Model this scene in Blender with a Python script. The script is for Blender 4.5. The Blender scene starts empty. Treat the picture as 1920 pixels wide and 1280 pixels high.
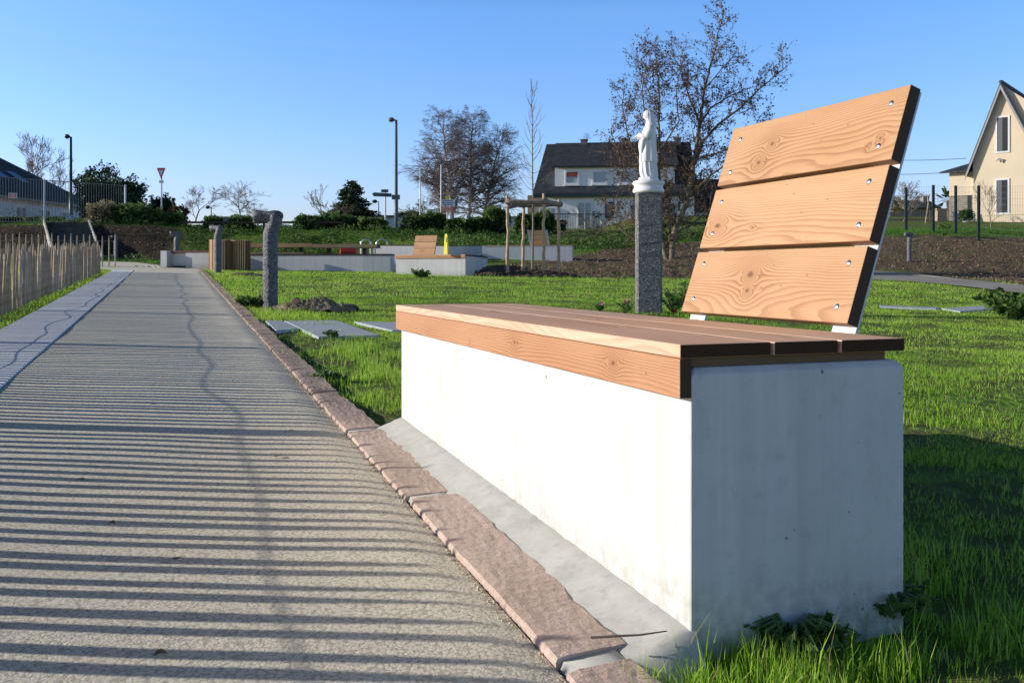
import bpy, math, random
import numpy as np
from mathutils import Vector, Matrix, noise as mnoise
R = math.radians
sin, cos, pi = math.sin, math.cos, math.pi
random.seed(7); rng = np.random.default_rng(11)
scene = bpy.context.scene
COL = scene.collection
F, HZ, CAM = 1750.0, 511.0, 0.68      # focal length in photo pixels, horizon row, eye height

# ------------------------------------------------------------------ terrain
def lerp(a, b, t): return a + (b - a) * t
def sst(a, b, x):
    t = np.clip((x - a) / (b - a), 0, 1); return t * t * (3 - 2 * t)
def Gz(X, Y):
    X = np.asarray(X, float); Y = np.asarray(Y, float)
    Xc = np.clip(X, -30, 30)
    base = .0257 * np.clip(Y, -20, 60) - .0145 * Xc
    a = sst(-5.5, -0.5, X); b = sst(6, 11, X)
    Y1 = lerp(lerp(37., 24., a), 30., b)
    Y2 = lerp(43., 44., b)
    tgt = lerp(lerp(lerp(2.88, 2.62, sst(-17., -13.5, X)), 2.36, a), 2.62, b)
    t = np.clip((Y - Y1) / (Y2 - Y1), 0, 1)
    s = lerp(t * t * (3 - 2 * t), t, a)
    slope = lerp(lerp(.05, .058, a), .085, b)
    plate = tgt + slope * np.clip(Y - Y2, 0, 60)
    return np.where(Y > Y2, plate, base + s * (tgt - (.0257 * Y2 - .0145 * Xc)))
def gz(X, Y): return float(Gz(X, Y))
def at(x, y, Y): return Vector(((x - 960) * Y / F, Y, CAM - (y - HZ) * Y / F))
def base(x, Y, dz=0.0):
    X = (x - 960) * Y / F
    return Vector((X, Y, gz(X, Y) + dz))
def gp(x, y):
    """point of the near ground plane under a photo pixel (ray marching on the terrain)"""
    u, v = (x - 960) / F, (y - HZ) / F
    Y = .3
    while Y < 200:
        if CAM - v * Y < gz(u * Y, Y): break
        Y *= 1.004
    return Vector((u * Y, Y, gz(u * Y, Y)))

# ------------------------------------------------------------------ node helpers
class NT:
    def __init__(s, tree): s.t = tree; s.t.nodes.clear()
    def n(s, typ, ins=None, **kw):
        nd = s.t.nodes.new(typ)
        for k, v in kw.items(): setattr(nd, k, v)
        for k, v in (ins or {}).items():
            sock = nd.inputs[k]
            if isinstance(v, bpy.types.NodeSocket): s.t.links.new(v, sock)
            else:
                if isinstance(v, (tuple, list)) and len(v) == 3 and sock.type == 'RGBA': v = (*v, 1)
                sock.default_value = v
        return nd
    def m(s, op, a, b=0.0, c=0.0, clamp=False):
        nd = s.t.nodes.new('ShaderNodeMath'); nd.operation = op; nd.use_clamp = clamp
        for i, v in enumerate((a, b, c)):
            if isinstance(v, bpy.types.NodeSocket): s.t.links.new(v, nd.inputs[i])
            else: nd.inputs[i].default_value = v
        return nd.outputs[0]
    def mix(s, f, a, b, typ='MIX'):
        nd = s.t.nodes.new('ShaderNodeMix'); nd.data_type = 'RGBA'; nd.blend_type = typ
        for i, v in ((0, f), (6, a), (7, b)):
            if isinstance(v, bpy.types.NodeSocket): s.t.links.new(v, nd.inputs[i])
            else:
                if isinstance(v, (tuple, list)) and len(v) == 3: v = (*v, 1)
                nd.inputs[i].default_value = v
        return nd.outputs[2]
    def ramp(s, f, stops, interp='LINEAR'):
        nd = s.t.nodes.new('ShaderNodeValToRGB'); cr = nd.color_ramp; cr.interpolation = interp
        while len(cr.elements) < len(stops): cr.elements.new(.5)
        for e, (p, c) in zip(cr.elements, stops):
            e.position = p
            e.color = (c, c, c, 1) if not isinstance(c, (tuple, list)) else (*c, 1)
        s.t.links.new(f, nd.inputs[0]); return nd.outputs[0]
    def noise(s, vec, scale, detail=3, rough=.55, dist=0.0, out=0):
        nd = s.n('ShaderNodeTexNoise', {'Scale': scale, 'Detail': detail, 'Roughness': rough, 'Distortion': dist})
        s.t.links.new(vec, nd.inputs['Vector']); return nd.outputs[out]
    def map(s, vec, scale=(1, 1, 1), loc=(0, 0, 0), rot=(0, 0, 0)):
        nd = s.n('ShaderNodeMapping', {'Scale': scale, 'Location': loc, 'Rotation': rot})
        s.t.links.new(vec, nd.inputs['Vector']); return nd.outputs[0]
    def bump(s, h, strength=.5, dist=.01):
        return s.n('ShaderNodeBump', {'Height': h, 'Strength': strength, 'Distance': dist}).outputs[0]
def newmat(name):
    m = bpy.data.materials.new(name); m.use_nodes = True
    return m, NT(m.node_tree)
def pbr(nt, col, rough=.7, normal=None, **kw):
    ins = {'Base Color': col, 'Roughness': rough}
    if normal is not None: ins['Normal'] = normal
    ins.update(kw)
    b = nt.n('ShaderNodeBsdfPrincipled', ins)
    nt.n('ShaderNodeOutputMaterial', {'Surface': b.outputs[0]}); return b
def co(nt, which='Object'): return nt.n('ShaderNodeTexCoord').outputs[which]
def pos(nt): return nt.n('ShaderNodeNewGeometry').outputs['Position']

def mottled(name, c1, c2, scale=8, rough=.8, bump=.2, bscale=60, dist=.004, metal=0.0, spec=.3):
    m, nt = newmat(name); P = co(nt)
    f = nt.noise(P, scale, 4)
    col = nt.mix(nt.ramp(f, [(.3, 0.), (.7, 1.)]), c1, c2)
    f2 = nt.noise(P, bscale, 3)
    pbr(nt, col, rough, nt.bump(f2, bump, dist), Metallic=metal, **{'Specular IOR Level': spec}); return m

def concrete(name, c=(.70, .69, .66), stain=.35, dirt=.25, scale=1.0, lowdirt=True):
    m, nt = newmat(name); P = co(nt)
    big = nt.noise(P, 2.2 * scale, 4, .6)
    streak = nt.noise(nt.map(P, (9, 9, .5)), 1.5, 5, .62)
    fine = nt.noise(P, 60, 4, .6)
    mid = nt.noise(P, 13, 5, .68)
    cc = nt.mix(nt.ramp(big, [(.35, 0.), (.7, 1.)]), c, tuple(x * (1 - stain * .35) for x in c))
    cc = nt.mix(nt.m('MULTIPLY', nt.ramp(streak, [(.45, 0.), (.66, 1.)]), stain), cc, (c[0] * .66, c[1] * .64, c[2] * .60))
    cc = nt.mix(nt.m('MULTIPLY', nt.ramp(mid, [(.5, 0.), (.75, 1.)]), dirt), cc, tuple(x * .62 for x in c))
    v = nt.n('ShaderNodeTexVoronoi', {'Scale': 26.0}); nt.t.links.new(P, v.inputs['Vector'])
    pit = nt.m('LESS_THAN', v.outputs['Distance'], nt.m('MULTIPLY', nt.ramp(nt.noise(P, 9, 2), [(.5, 0.), (.75, 1.)]), .11))
    cc = nt.mix(nt.m('MULTIPLY', pit, .7), cc, (.10, .09, .08))
    vv = nt.n('ShaderNodeTexVoronoi', {'Scale': 7.0}); nt.t.links.new(P, vv.inputs['Vector'])
    pit2 = nt.m('LESS_THAN', vv.outputs['Distance'], nt.m('MULTIPLY', nt.ramp(nt.noise(P, 5, 2), [(.45, 0.), (.7, 1.)]), .022))
    spk = nt.noise(P, 42, 3, .7)
    cc = nt.mix(nt.m('MULTIPLY', nt.m('MULTIPLY', nt.ramp(spk, [(.52, 0.), (.66, 1.)]), nt.ramp(mid, [(.35, 0.), (.6, 1.)])), dirt * .8), cc, tuple(x * .55 for x in c))
    pit = nt.m('MAXIMUM', pit, pit2)
    cc = nt.mix(nt.m('MULTIPLY', pit2, .6), cc, (.10, .095, .08))
    if lowdirt:
        sz = nt.n('ShaderNodeSeparateXYZ'); nt.t.links.new(P, sz.inputs[0])
        ld = nt.m('MULTIPLY', nt.ramp(nt.m('ADD', sz.outputs[2], nt.m('MULTIPLY', nt.noise(P, 16, 4), .12)), [(.05, 1.), (.20, 0.)]), nt.ramp(nt.noise(P, 40, 3), [(.35, .1), (.65, .75)]))
        cc = nt.mix(ld, cc, (.27, .25, .18))
    h = nt.m('SUBTRACT', nt.m('MULTIPLY', fine, .4), pit)
    pbr(nt, cc, .85, nt.bump(h, .25, .0025), **{'Specular IOR Level': .25}); return m

def wood(name, knots=(), light=(.70, .43, .25), dark=(.42, .20, .095), seed=0.0, per=.0075, amp=.035, grey=0.0, off=(0, 0, 0), rough=.62, spec=.3):
    """flat-sawn softwood; rings flow round knots (x along the board, y across it, metres)"""
    m, nt = newmat(name)
    P = nt.map(co(nt), loc=off)
    sp = nt.n('ShaderNodeSeparateXYZ'); nt.t.links.new(P, sp.inputs[0]); x, y, z = sp.outputs
    nz = nt.noise(nt.map(P, (1.5, 6.5, 5), (seed, seed * 1.7, seed * .3)), 1.0, 2, .45)
    w = nt.m('ADD', nt.m('ADD', y, nt.m('MULTIPLY', z, .7)), nt.m('MULTIPLY', nt.m('SUBTRACT', nz, .5), amp * 2.2))
    nz0 = nt.noise(nt.map(P, (.9, 3.2, 2), (seed * 3.1, seed, 2)), 1.0, 1, .4)
    w = nt.m('ADD', w, nt.m('MULTIPLY', nt.m('SUBTRACT', nz0, .5), amp * 2.6))
    wy = nt.m('ADD', y, nt.m('MULTIPLY', nt.m('SUBTRACT', nz0, .5), .09))
    w = nt.m('ADD', w, nt.m('MULTIPLY', nt.m('MULTIPLY', wy, wy), 5.5))
    nz2 = nt.noise(nt.map(P, (7, 40, 20), (seed * 2, 0, 3)), 1.0, 3, .5)
    w = nt.m('ADD', w, nt.m('MULTIPLY', nt.m('SUBTRACT', nz2, .5), .0065))
    kmask = None; halo = None
    for (kx, ky, a, q) in knots:
        dx = nt.m('MULTIPLY', nt.m('SUBTRACT', x, kx), q); dy = nt.m('SUBTRACT', y, ky)
        r2 = nt.m('ADD', nt.m('ADD', nt.m('MULTIPLY', dx, dx), nt.m('MULTIPLY', dy, dy)), a * a * .10)
        w = nt.m('SUBTRACT', w, nt.m('DIVIDE', nt.m('MULTIPLY', dy, a * a * 1.2), r2))
        r = nt.m('SQRT', r2)
        k = nt.ramp(nt.m('DIVIDE', r, a), [(.33, 1.), (.50, 0.)])
        hl = nt.ramp(nt.m('DIVIDE', r, a * 4.0), [(.12, 1.), (.9, 0.)])
        kmask = k if kmask is None else nt.m('MAXIMUM', kmask, k)
        halo = hl if halo is None else nt.m('MAXIMUM', halo, hl)
    fr = nt.m('FRACT', nt.m('DIVIDE', w, per))
    ring = nt.ramp(fr, [(0., 0.), (.45, .12), (.86, 1.), (.96, .9), (1., 0.)])
    fib = nt.noise(nt.map(P, (6, 420, 200)), 1.0, 2, .6)
    patch = nt.noise(nt.map(P, (2.2, 7, 7), (seed, 5, 1)), 1.0, 3)
    t = nt.m('MULTIPLY', ring, nt.m('ADD', .30, nt.m('MULTIPLY', nt.ramp(patch, [(.35, 0.), (.7, 1.)]), .5)))
    if halo is not None: t = nt.m('ADD', t, nt.m('MULTIPLY', halo, nt.m('ADD', .10, nt.m('MULTIPLY', ring, .45))), clamp=True)
    c = nt.mix(t, light, dark)
    c = nt.mix(nt.m('MULTIPLY', nt.ramp(patch, [(.4, 0.), (.75, 1.)]), .45), c, (light[0] * .80, light[1] * .66, light[2] * .55))
    c = nt.mix(nt.m('MULTIPLY', nt.m('SUBTRACT', fib, .35, clamp=True), .55), c, (light[0] * .55, light[1] * .5, light[2] * .45))
    if kmask is not None: c = nt.mix(nt.m('MULTIPLY', kmask, .85), c, (.15, .065, .03))
    # small dark specks and dents
    v = nt.n('ShaderNodeTexVoronoi', {'Scale': 1.0}); nt.t.links.new(nt.map(P, (14, 34, 34)), v.inputs['Vector'])
    c = nt.mix(nt.m('MULTIPLY', nt.m('LESS_THAN', v.outputs['Distance'], .055), .6), c, (.13, .06, .03))
    if grey:
        g = nt.noise(nt.map(P, (1.2, 9, 9), (seed, 0, 0)), 1.0, 4)
        c = nt.mix(nt.m('MULTIPLY', nt.ramp(g, [(.3, .35), (.65, 1.)]), grey), c, (.30, .235, .19))
    h = nt.m('ADD', nt.m('MULTIPLY', ring, -.5), nt.m('MULTIPLY', fib, .9))
    nx = nt.n('ShaderNodeSeparateXYZ'); nt.t.links.new(co(nt, 'Normal'), nx.inputs[0])
    c = nt.mix(nt.m('GREATER_THAN', nt.m('ABSOLUTE', nx.outputs[0]), .8), c, nt.mix(fib, (.10, .055, .03), (.03, .018, .012)))
    pbr(nt, c, rough, nt.bump(h, .28, .0016), **{'Specular IOR Level': spec}); return m

def leafy(name, c1, c2, c3, trans=.35, rough=.5, attr=True, gloss=.0, c4=None):
    m, nt = newmat(name)
    if attr: f = nt.n('ShaderNodeAttribute', attribute_name='tone').outputs['Fac']
    else: f = nt.noise(co(nt), 9, 3)
    c = nt.ramp(f, [(0., c1), (.5, c2), (1., c3)] if c4 is None else [(0., c1), (.42, c2), (.86, c3), (.97, c4)])
    d = nt.n('ShaderNodeBsdfPrincipled', {'Base Color': c, 'Roughness': rough, 'Specular IOR Level': .25 + gloss})
    tr = nt.n('ShaderNodeBsdfTranslucent', {'Color': c})
    mx = nt.n('ShaderNodeMixShader', {0: trans, 1: d.outputs[0], 2: tr.outputs[0]})
    nt.n('ShaderNodeOutputMaterial', {'Surface': mx.outputs[0]}); return m
def plain(name, c, rough=.6, metal=0.0, var=.12, scale=6, spec=.4):
    m, nt = newmat(name)
    f = nt.noise(co(nt), scale, 4)
    col = nt.mix(f, tuple(min(1, x * (1 + var)) for x in c), tuple(x * (1 - var) for x in c))
    pbr(nt, col, rough, None, Metallic=metal, **{'Specular IOR Level': spec}); return m

# ------------------------------------------------------------------ mesh helpers
class MB:
    def __init__(s): s.v = []; s.f = []
    def add(s, vs, fs):
        o = len(s.v); s.v += [tuple(p) for p in vs]; s.f += [tuple(i + o for i in f) for f in fs]; return s
    def box(s, x0, x1, y0, y1, z0, z1, M=None):
        vs = [Vector(p) for p in ((x0, y0, z0), (x1, y0, z0), (x1, y1, z0), (x0, y1, z0), (x0, y0, z1), (x1, y0, z1), (x1, y1, z1), (x0, y1, z1))]
        if M: vs = [M @ v for v in vs]
        return s.add(vs, [(0, 3, 2, 1), (4, 5, 6, 7), (0, 1, 5, 4), (1, 2, 6, 5), (2, 3, 7, 6), (3, 0, 4, 7)])
    def prism(s, poly, z0, z1):
        n = len(poly); vs = [(x, y, z0) for x, y in poly] + [(x, y, z1) for x, y in poly]
        return s.add(vs, [tuple(range(n))[::-1], tuple(range(n, 2 * n))] + [(i, (i + 1) % n, n + (i + 1) % n, n + i) for i in range(n)])
    def tube(s, pts, rad, k=8, cap=True, flat=1.0):
        pts = [Vector(p) for p in pts]; rings = []
        if not isinstance(rad, (list, tuple)): rad = [rad] * len(pts)
        up = None
        for i, p in enumerate(pts):
            d = (pts[min(i + 1, len(pts) - 1)] - pts[max(i - 1, 0)]).normalized()
            if up is None: up = Vector((0, 1, 0)) if abs(d.y) < .9 else Vector((1, 0, 0))
            a = (up - d * up.dot(d)).normalized(); b = d.cross(a); up = a
            rings.append([p + (a * cos(2 * pi * j / k) * flat + b * sin(2 * pi * j / k)) * rad[i] for j in range(k)])
        vs = [v for r in rings for v in r]; fs = []
        for i in range(len(pts) - 1):
            for j in range(k): fs.append((i * k + j, i * k + (j + 1) % k, (i + 1) * k + (j + 1) % k, (i + 1) * k + j))
        if cap: fs += [tuple(range(k))[::-1], tuple(range((len(pts) - 1) * k, len(pts) * k))]
        return s.add(vs, fs)
    def lathe(s, prof, k=24, c=(0, 0), fn=None):
        vs = []; fs = []
        for i, (r, z) in enumerate(prof):
            for j in range(k):
                a = 2 * pi * j / k; rr = r * (fn(a, z) if fn else 1)
                vs.append((c[0] + rr * cos(a), c[1] + rr * sin(a), z))
        for i in range(len(prof) - 1):
            for j in range(k): fs.append((i * k + j, i * k + (j + 1) % k, (i + 1) * k + (j + 1) % k, (i + 1) * k + j))
        fs += [tuple(range(k))[::-1], tuple(range((len(prof) - 1) * k, len(prof) * k))]
        return s.add(vs, fs)
    def build(s, name, mat, parent=None, smooth=False, bevel=0, loc=None, M=None):
        me = bpy.data.meshes.new(name); me.from_pydata(s.v, [], s.f); me.update()
        if mat: me.materials.append(mat)
        if smooth: me.polygons.foreach_set('use_smooth', [True] * len(me.polygons))
        o = bpy.data.objects.new(name, me); COL.objects.link(o)
        if parent: o.parent = parent
        if loc is not None: o.location = loc
        if M is not None: o.matrix_local = M
        if bevel:
            b = o.modifiers.new('Bevel', 'BEVEL'); b.width = bevel; b.segments = 2; b.limit_method = 'ANGLE'; b.angle_limit = R(40)
        return o
def raw(name, V, polys_n, loops, mat, parent=None, tone=None, smooth=False, loc=None):
    """fast mesh from numpy: V (n,3), polys_n sizes, loops indices"""
    me = bpy.data.meshes.new(name)
    V = np.ascontiguousarray(V, np.float32); loops = np.ascontiguousarray(loops, np.int32); polys_n = np.ascontiguousarray(polys_n, np.int32)
    me.vertices.add(len(V)); me.vertices.foreach_set('co', V.ravel())
    me.loops.add(len(loops)); me.loops.foreach_set('vertex_index', loops)
    me.polygons.add(len(polys_n))
    st = np.zeros(len(polys_n), np.int32); st[1:] = np.cumsum(polys_n)[:-1]
    me.polygons.foreach_set('loop_start', st)
    try: me.polygons.foreach_set('loop_total', polys_n)
    except Exception: pass
    if tone is not None:
        a = me.attributes.new('tone', 'FLOAT', 'POINT'); a.data.foreach_set('value', np.ascontiguousarray(tone, np.float32))
    me.polygons.foreach_set('use_smooth', np.full(len(polys_n), bool(smooth)))
    me.materials.append(mat); me.update(calc_edges=True); me.validate()
    o = bpy.data.objects.new(name, me); COL.objects.link(o)
    if parent: o.parent = parent
    if loc is not None: o.location = loc
    return o
def tag(o, label, cat, group=None, kind=None):
    if label: o['label'] = label
    if cat: o['category'] = cat
    if group: o['group'] = group
    if kind: o['kind'] = kind
    return o
def thing(name, label, cat, loc, rz=0.0, group=None):
    o = bpy.data.objects.new(name, None); COL.objects.link(o); o.location = loc; o.rotation_euler = (0, 0, rz)
    o.empty_display_size = .1
    return tag(o, label, cat, group)
def struct(o): o['kind'] = 'structure'; return o
def copy_tree(root, loc, rz, label, group=None):
    r = root.copy(); COL.objects.link(r); r.location = loc; r.rotation_euler = (0, 0, rz); r['label'] = label
    for ch in root.children:
        c = ch.copy(); COL.objects.link(c); c.parent = r
        for g in ch.children:
            d = g.copy(); COL.objects.link(d); d.parent = c
    return r

# ------------------------------------------------------------------ materials
M_conc = concrete('white_precast_concrete', (.71, .71, .70), .36, .24)
M_conc2 = concrete('pale_precast_concrete', (.62, .62, .61), .3, .15, .5)
M_steel = mottled('galvanised_steel', (.50, .53, .57), (.60, .63, .66), 30, .5, .1, 200, .0005, .25)
M_screw = mottled('screw_steel', (.75, .76, .78), (.9, .9, .9), 90, .22, .05, 200, .0003, .95)
M_fence = mottled('split_chestnut', (.22, .16, .11), (.45, .345, .25), 14, .85, .5, 120, .003)
M_fence2 = mottled('split_chestnut_pale', (.34, .26, .18), (.60, .49, .37), 16, .85, .5, 120, .003)
M_wire = plain('galvanised_wire', (.35, .35, .35), .5, .6)
M_bark = mottled('brown_bark', (.10, .075, .055), (.19, .145, .11), 12, .9, .5, 40, .02)
M_barkgrey = mottled('grey_bark', (.17, .15, .125), (.30, .27, .23), 9, .9, .5, 40, .02)
M_alderbark = mottled('mossy_alder_bark', (.13, .105, .07), (.27, .24, .15), 7, .9, .5, 40, .02)
M_birch = mottled('white_birch_bark', (.70, .68, .64), (.16, .13, .11), 3.2, .8, .3, 40, .01)
M_twig = plain('purple_brown_twigs', (.20, .155, .145), .8)
M_twigdark = plain('dark_brown_twigs', (.17, .125, .09), .8)
M_twigtan = plain('tan_twigs', (.27, .20, .15), .8)
M_pole = mottled('peeled_chestnut_pole', (.36, .25, .16), (.60, .46, .31), 9, .8, .5, 60, .006)
M_poledark = mottled('weathered_log', (.20, .155, .12), (.36, .29, .23), 9, .85, .5, 60, .006)
M_dead = leafy('withered_brown_leaves', (.045, .026, .018), (.11, .062, .04), (.22, .13, .08), .2)
M_green = leafy('evergreen_leaves', (.018, .045, .010), (.045, .10, .02), (.13, .21, .05), .25, .6, gloss=.0)
M_green2 = leafy('laurel_leaves', (.022, .055, .012), (.07, .14, .028), (.19, .28, .07), .3, .62, gloss=.0)
M_palebrown = leafy('pale_brown_leaves', (.12, .10, .05), (.30, .25, .14), (.48, .40, .24), .2)
M_pine = leafy('pine_needles', (.010, .026, .010), (.025, .055, .022), (.07, .11, .05), .12)
M_berg = leafy('bergenia_leaves', (.04, .12, .02), (.10, .24, .05), (.26, .40, .12), .3, .3, gloss=.4)
M_red = leafy('reddened_leaves', (.16, .03, .02), (.30, .06, .03), (.45, .15, .05), .3)
M_pink = leafy('pink_petals', (.45, .10, .25), (.65, .22, .42), (.85, .45, .62), .4)
M_grass = leafy('grass_blades', (.10, .22, .012), (.29, .54, .036), (.54, .70, .12), .5, .6, c4=(.50, .40, .20))
M_bankgrass = leafy('bank_grass', (.03, .10, .010), (.08, .24, .02), (.22, .38, .05), .4, .5)
M_white = mottled('white_gloss_paint', (.80, .81, .82), (.74, .75, .76), 5, .38, .12, 25, .004)
M_slate = mottled('dark_slate', (.030, .036, .044), (.062, .070, .080), 2.5, .6, .6, 7, .03)
M_glassd = plain('window_glass', (.035, .05, .065), .08, 0, .2, 2, .8)
M_curtain = plain('net_curtain', (.40, .47, .50), .35, 0, .25, 9)
M_pvc = plain('white_window_frame', (.74, .75, .76), .4)
M_dark = plain('dark_green_coated_metal', (.018, .035, .032), .4)
M_black = plain('black_metal', (.02, .022, .025), .45)
M_blue = plain('blue_sign_face', (.03, .16, .50), .35)
M_whites = plain('white_sign_face', (.82, .82, .80), .4)
M_redp = plain('red_plastic', (.62, .03, .025), .4, 0, .2)
M_yellow = plain('yellow_plastic', (.90, .72, .02), .35)

def tilewood(name, c, c2, seed): return wood(name, (), c, c2, seed, .012, .02)
def plaster(name, c, c2):
    return mottled(name, c, c2, .8, .9, .15, 30, .006)
M_render_white = plaster('white_render', (.86, .86, .86), (.79, .79, .79))
M_render_cream = plaster('cream_render', (.74, .62, .46), (.68, .57, .42))
M_render_tan = plaster('tan_render', (.42, .33, .25), (.36, .28, .21))

# ------------------------------------------------------------------ layout of the path
TK = math.atan(.3607); DK = Vector((-sin(TK), cos(TK))); NK = Vector((cos(TK), sin(TK)))
def kx(Y): return .62 - .3607 * Y                # kerb edge
def lx(Y): return -.743 - .3724 * Y              # path / slab strip
def sx(Y): return -1.24 - .3735 * Y              # slab strip / verge
def fx(Y): return -1.50 - .372 * Y               # paling fence

TH = .3543; N0 = Vector((.2783, 1.5539)); D1 = Vector((-sin(TH), cos(TH))); D2 = Vector((cos(TH), sin(TH)))
BL, BW = 2.057, .469

SLABS = [[(533, 603), (632, 602), (712, 630), (597, 633)], [(664, 604), (752, 606), (800, 621), (735, 621)],
         [(498, 603), (528, 603), (560, 618), (518, 622)], [(1650, 573), (1760, 577), (1755, 580), (1650, 576)],
         [(1765, 579), (1880, 571), (1895, 577), (1800, 585)]]
SLABW = [[gp(x, y).to_2d() for x, y in s] for s in SLABS]
# tarmac path on the right
RP = [gp(x, y).to_2d() for x, y in ((1560, 508), (1645, 509), (1705, 513), (1790, 522), (1920, 536), (2080, 549), (2080, 568), (1920, 551), (1780, 534), (1700, 528), (1640, 525), (1560, 522))]
def inpoly(X, Y, poly):
    c = np.zeros(np.shape(X), bool); n = len(poly)
    for i in range(n):
        x0, y0 = poly[i]; x1, y1 = poly[(i + 1) % n]
        if y0 == y1: continue
        k = (y0 > Y) != (y1 > Y)
        c ^= k & (X < (x1 - x0) * (Y - y0) / (y1 - y0) + x0)
    return c
def vnoise(X, Y, s, seed=0):
    """cheap smooth value noise, vectorised"""
    x = np.asarray(X) * s + seed * 17.3; y = np.asarray(Y) * s + seed * 9.1
    xi = np.floor(x); yi = np.floor(y); xf = x - xi; yf = y - yi
    def h(a, b): t = np.sin(a * 127.1 + b * 311.7 + seed) * 43758.5453; return t - np.floor(t)
    u = xf * xf * (3 - 2 * xf); v = yf * yf * (3 - 2 * yf)
    return lerp(lerp(h(xi, yi), h(xi + 1, yi), u), lerp(h(xi, yi + 1), h(xi + 1, yi + 1), u), v)
def fbm(X, Y, s, seed=0, o=3):
    return sum(vnoise(X, Y, s * 2 ** i, seed + i) / 2 ** i for i in range(o)) / sum(1 / 2 ** i for i in range(o))
def soil_w(X, Y):
    """0..1: bare soil"""
    u = X / np.maximum(Y, .5)
    n = (fbm(X, Y, .7, 3) - .5) * 2.2
    low = np.where(u < .34, 22.6, np.interp(u, [(p[0] / p[1]) for p in RP[:6]], [p[1] for p in RP[:6]]) + .1)
    top = np.interp(u, [-.06, .0, .06, .1, .19, .3, .42, .6], [26, 27.5, 31.0, 34.5, 39, 42, 42.6, 42.6])
    a = sst(0, .8, (Y - low) + n * .35) * sst(0, 1.0, (top - Y) + n) * sst(-.052, -.04, u)
    b = sst(35.3, 36.3, Y + n * .3) * (1 - sst(42.2, 43.5, Y)) * sst(.335, .375, -u + n * .008)
    return np.maximum(a, b)
def kern(X, Y): return (X - kx(Y)) * cos(TK)      # distance right of the kerb edge
def kerbw(s): return .132 - .012 * sst(3.8, 4.4, s) + .028 * (fbm(s, s * 0, 2.3, 5) - .5) * 2 + .012 * (fbm(s, s * 0, 14, 8) - .5) * 2
def lawn(X, Y):
    """True where lawn grass may grow"""
    d = kern(X, Y); s = Y / cos(TK)
    right = (d > kerbw(s) + .02 - sst(3.9, 4.5, Y) * (.05 + .05 * (fbm(X, Y, 5, 77) > .55))) & (Y < 26.0)
    px = X - N0.x; py = Y - N0.y
    t = px * D1.x + py * D1.y; w = px * D2.x + py * D2.y
    right &= ~((t > -.005) & (t < BL + .005) & (w > -.03) & (w < BW + .01))
    right &= ~((t > -.02) & (t < BL + .03) & (d < .24))
    left = (X < sx(Y) - .02) & (X > sx(Y) - .9) & (Y < 27)
    left |= (X < fx(Y)) & (X > fx(Y) - 9) & (Y < 33)
    far = (Y > 26) & (Y < 36) & (X < -4) & (X > -15.0) & (X > -8.0 - (Y - 26) * .9 + 1.2) 
    m = right | left | far
    for q_, p in enumerate(SLABW): m &= ~(inpoly(X, Y, p) & (fbm(X, Y, 3.5, 99) > (.36 if q_ < 3 else .50)))
    m &= ~inpoly(X, Y, RP)
    m &= soil_w(X, Y) < .5
    return m

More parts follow.
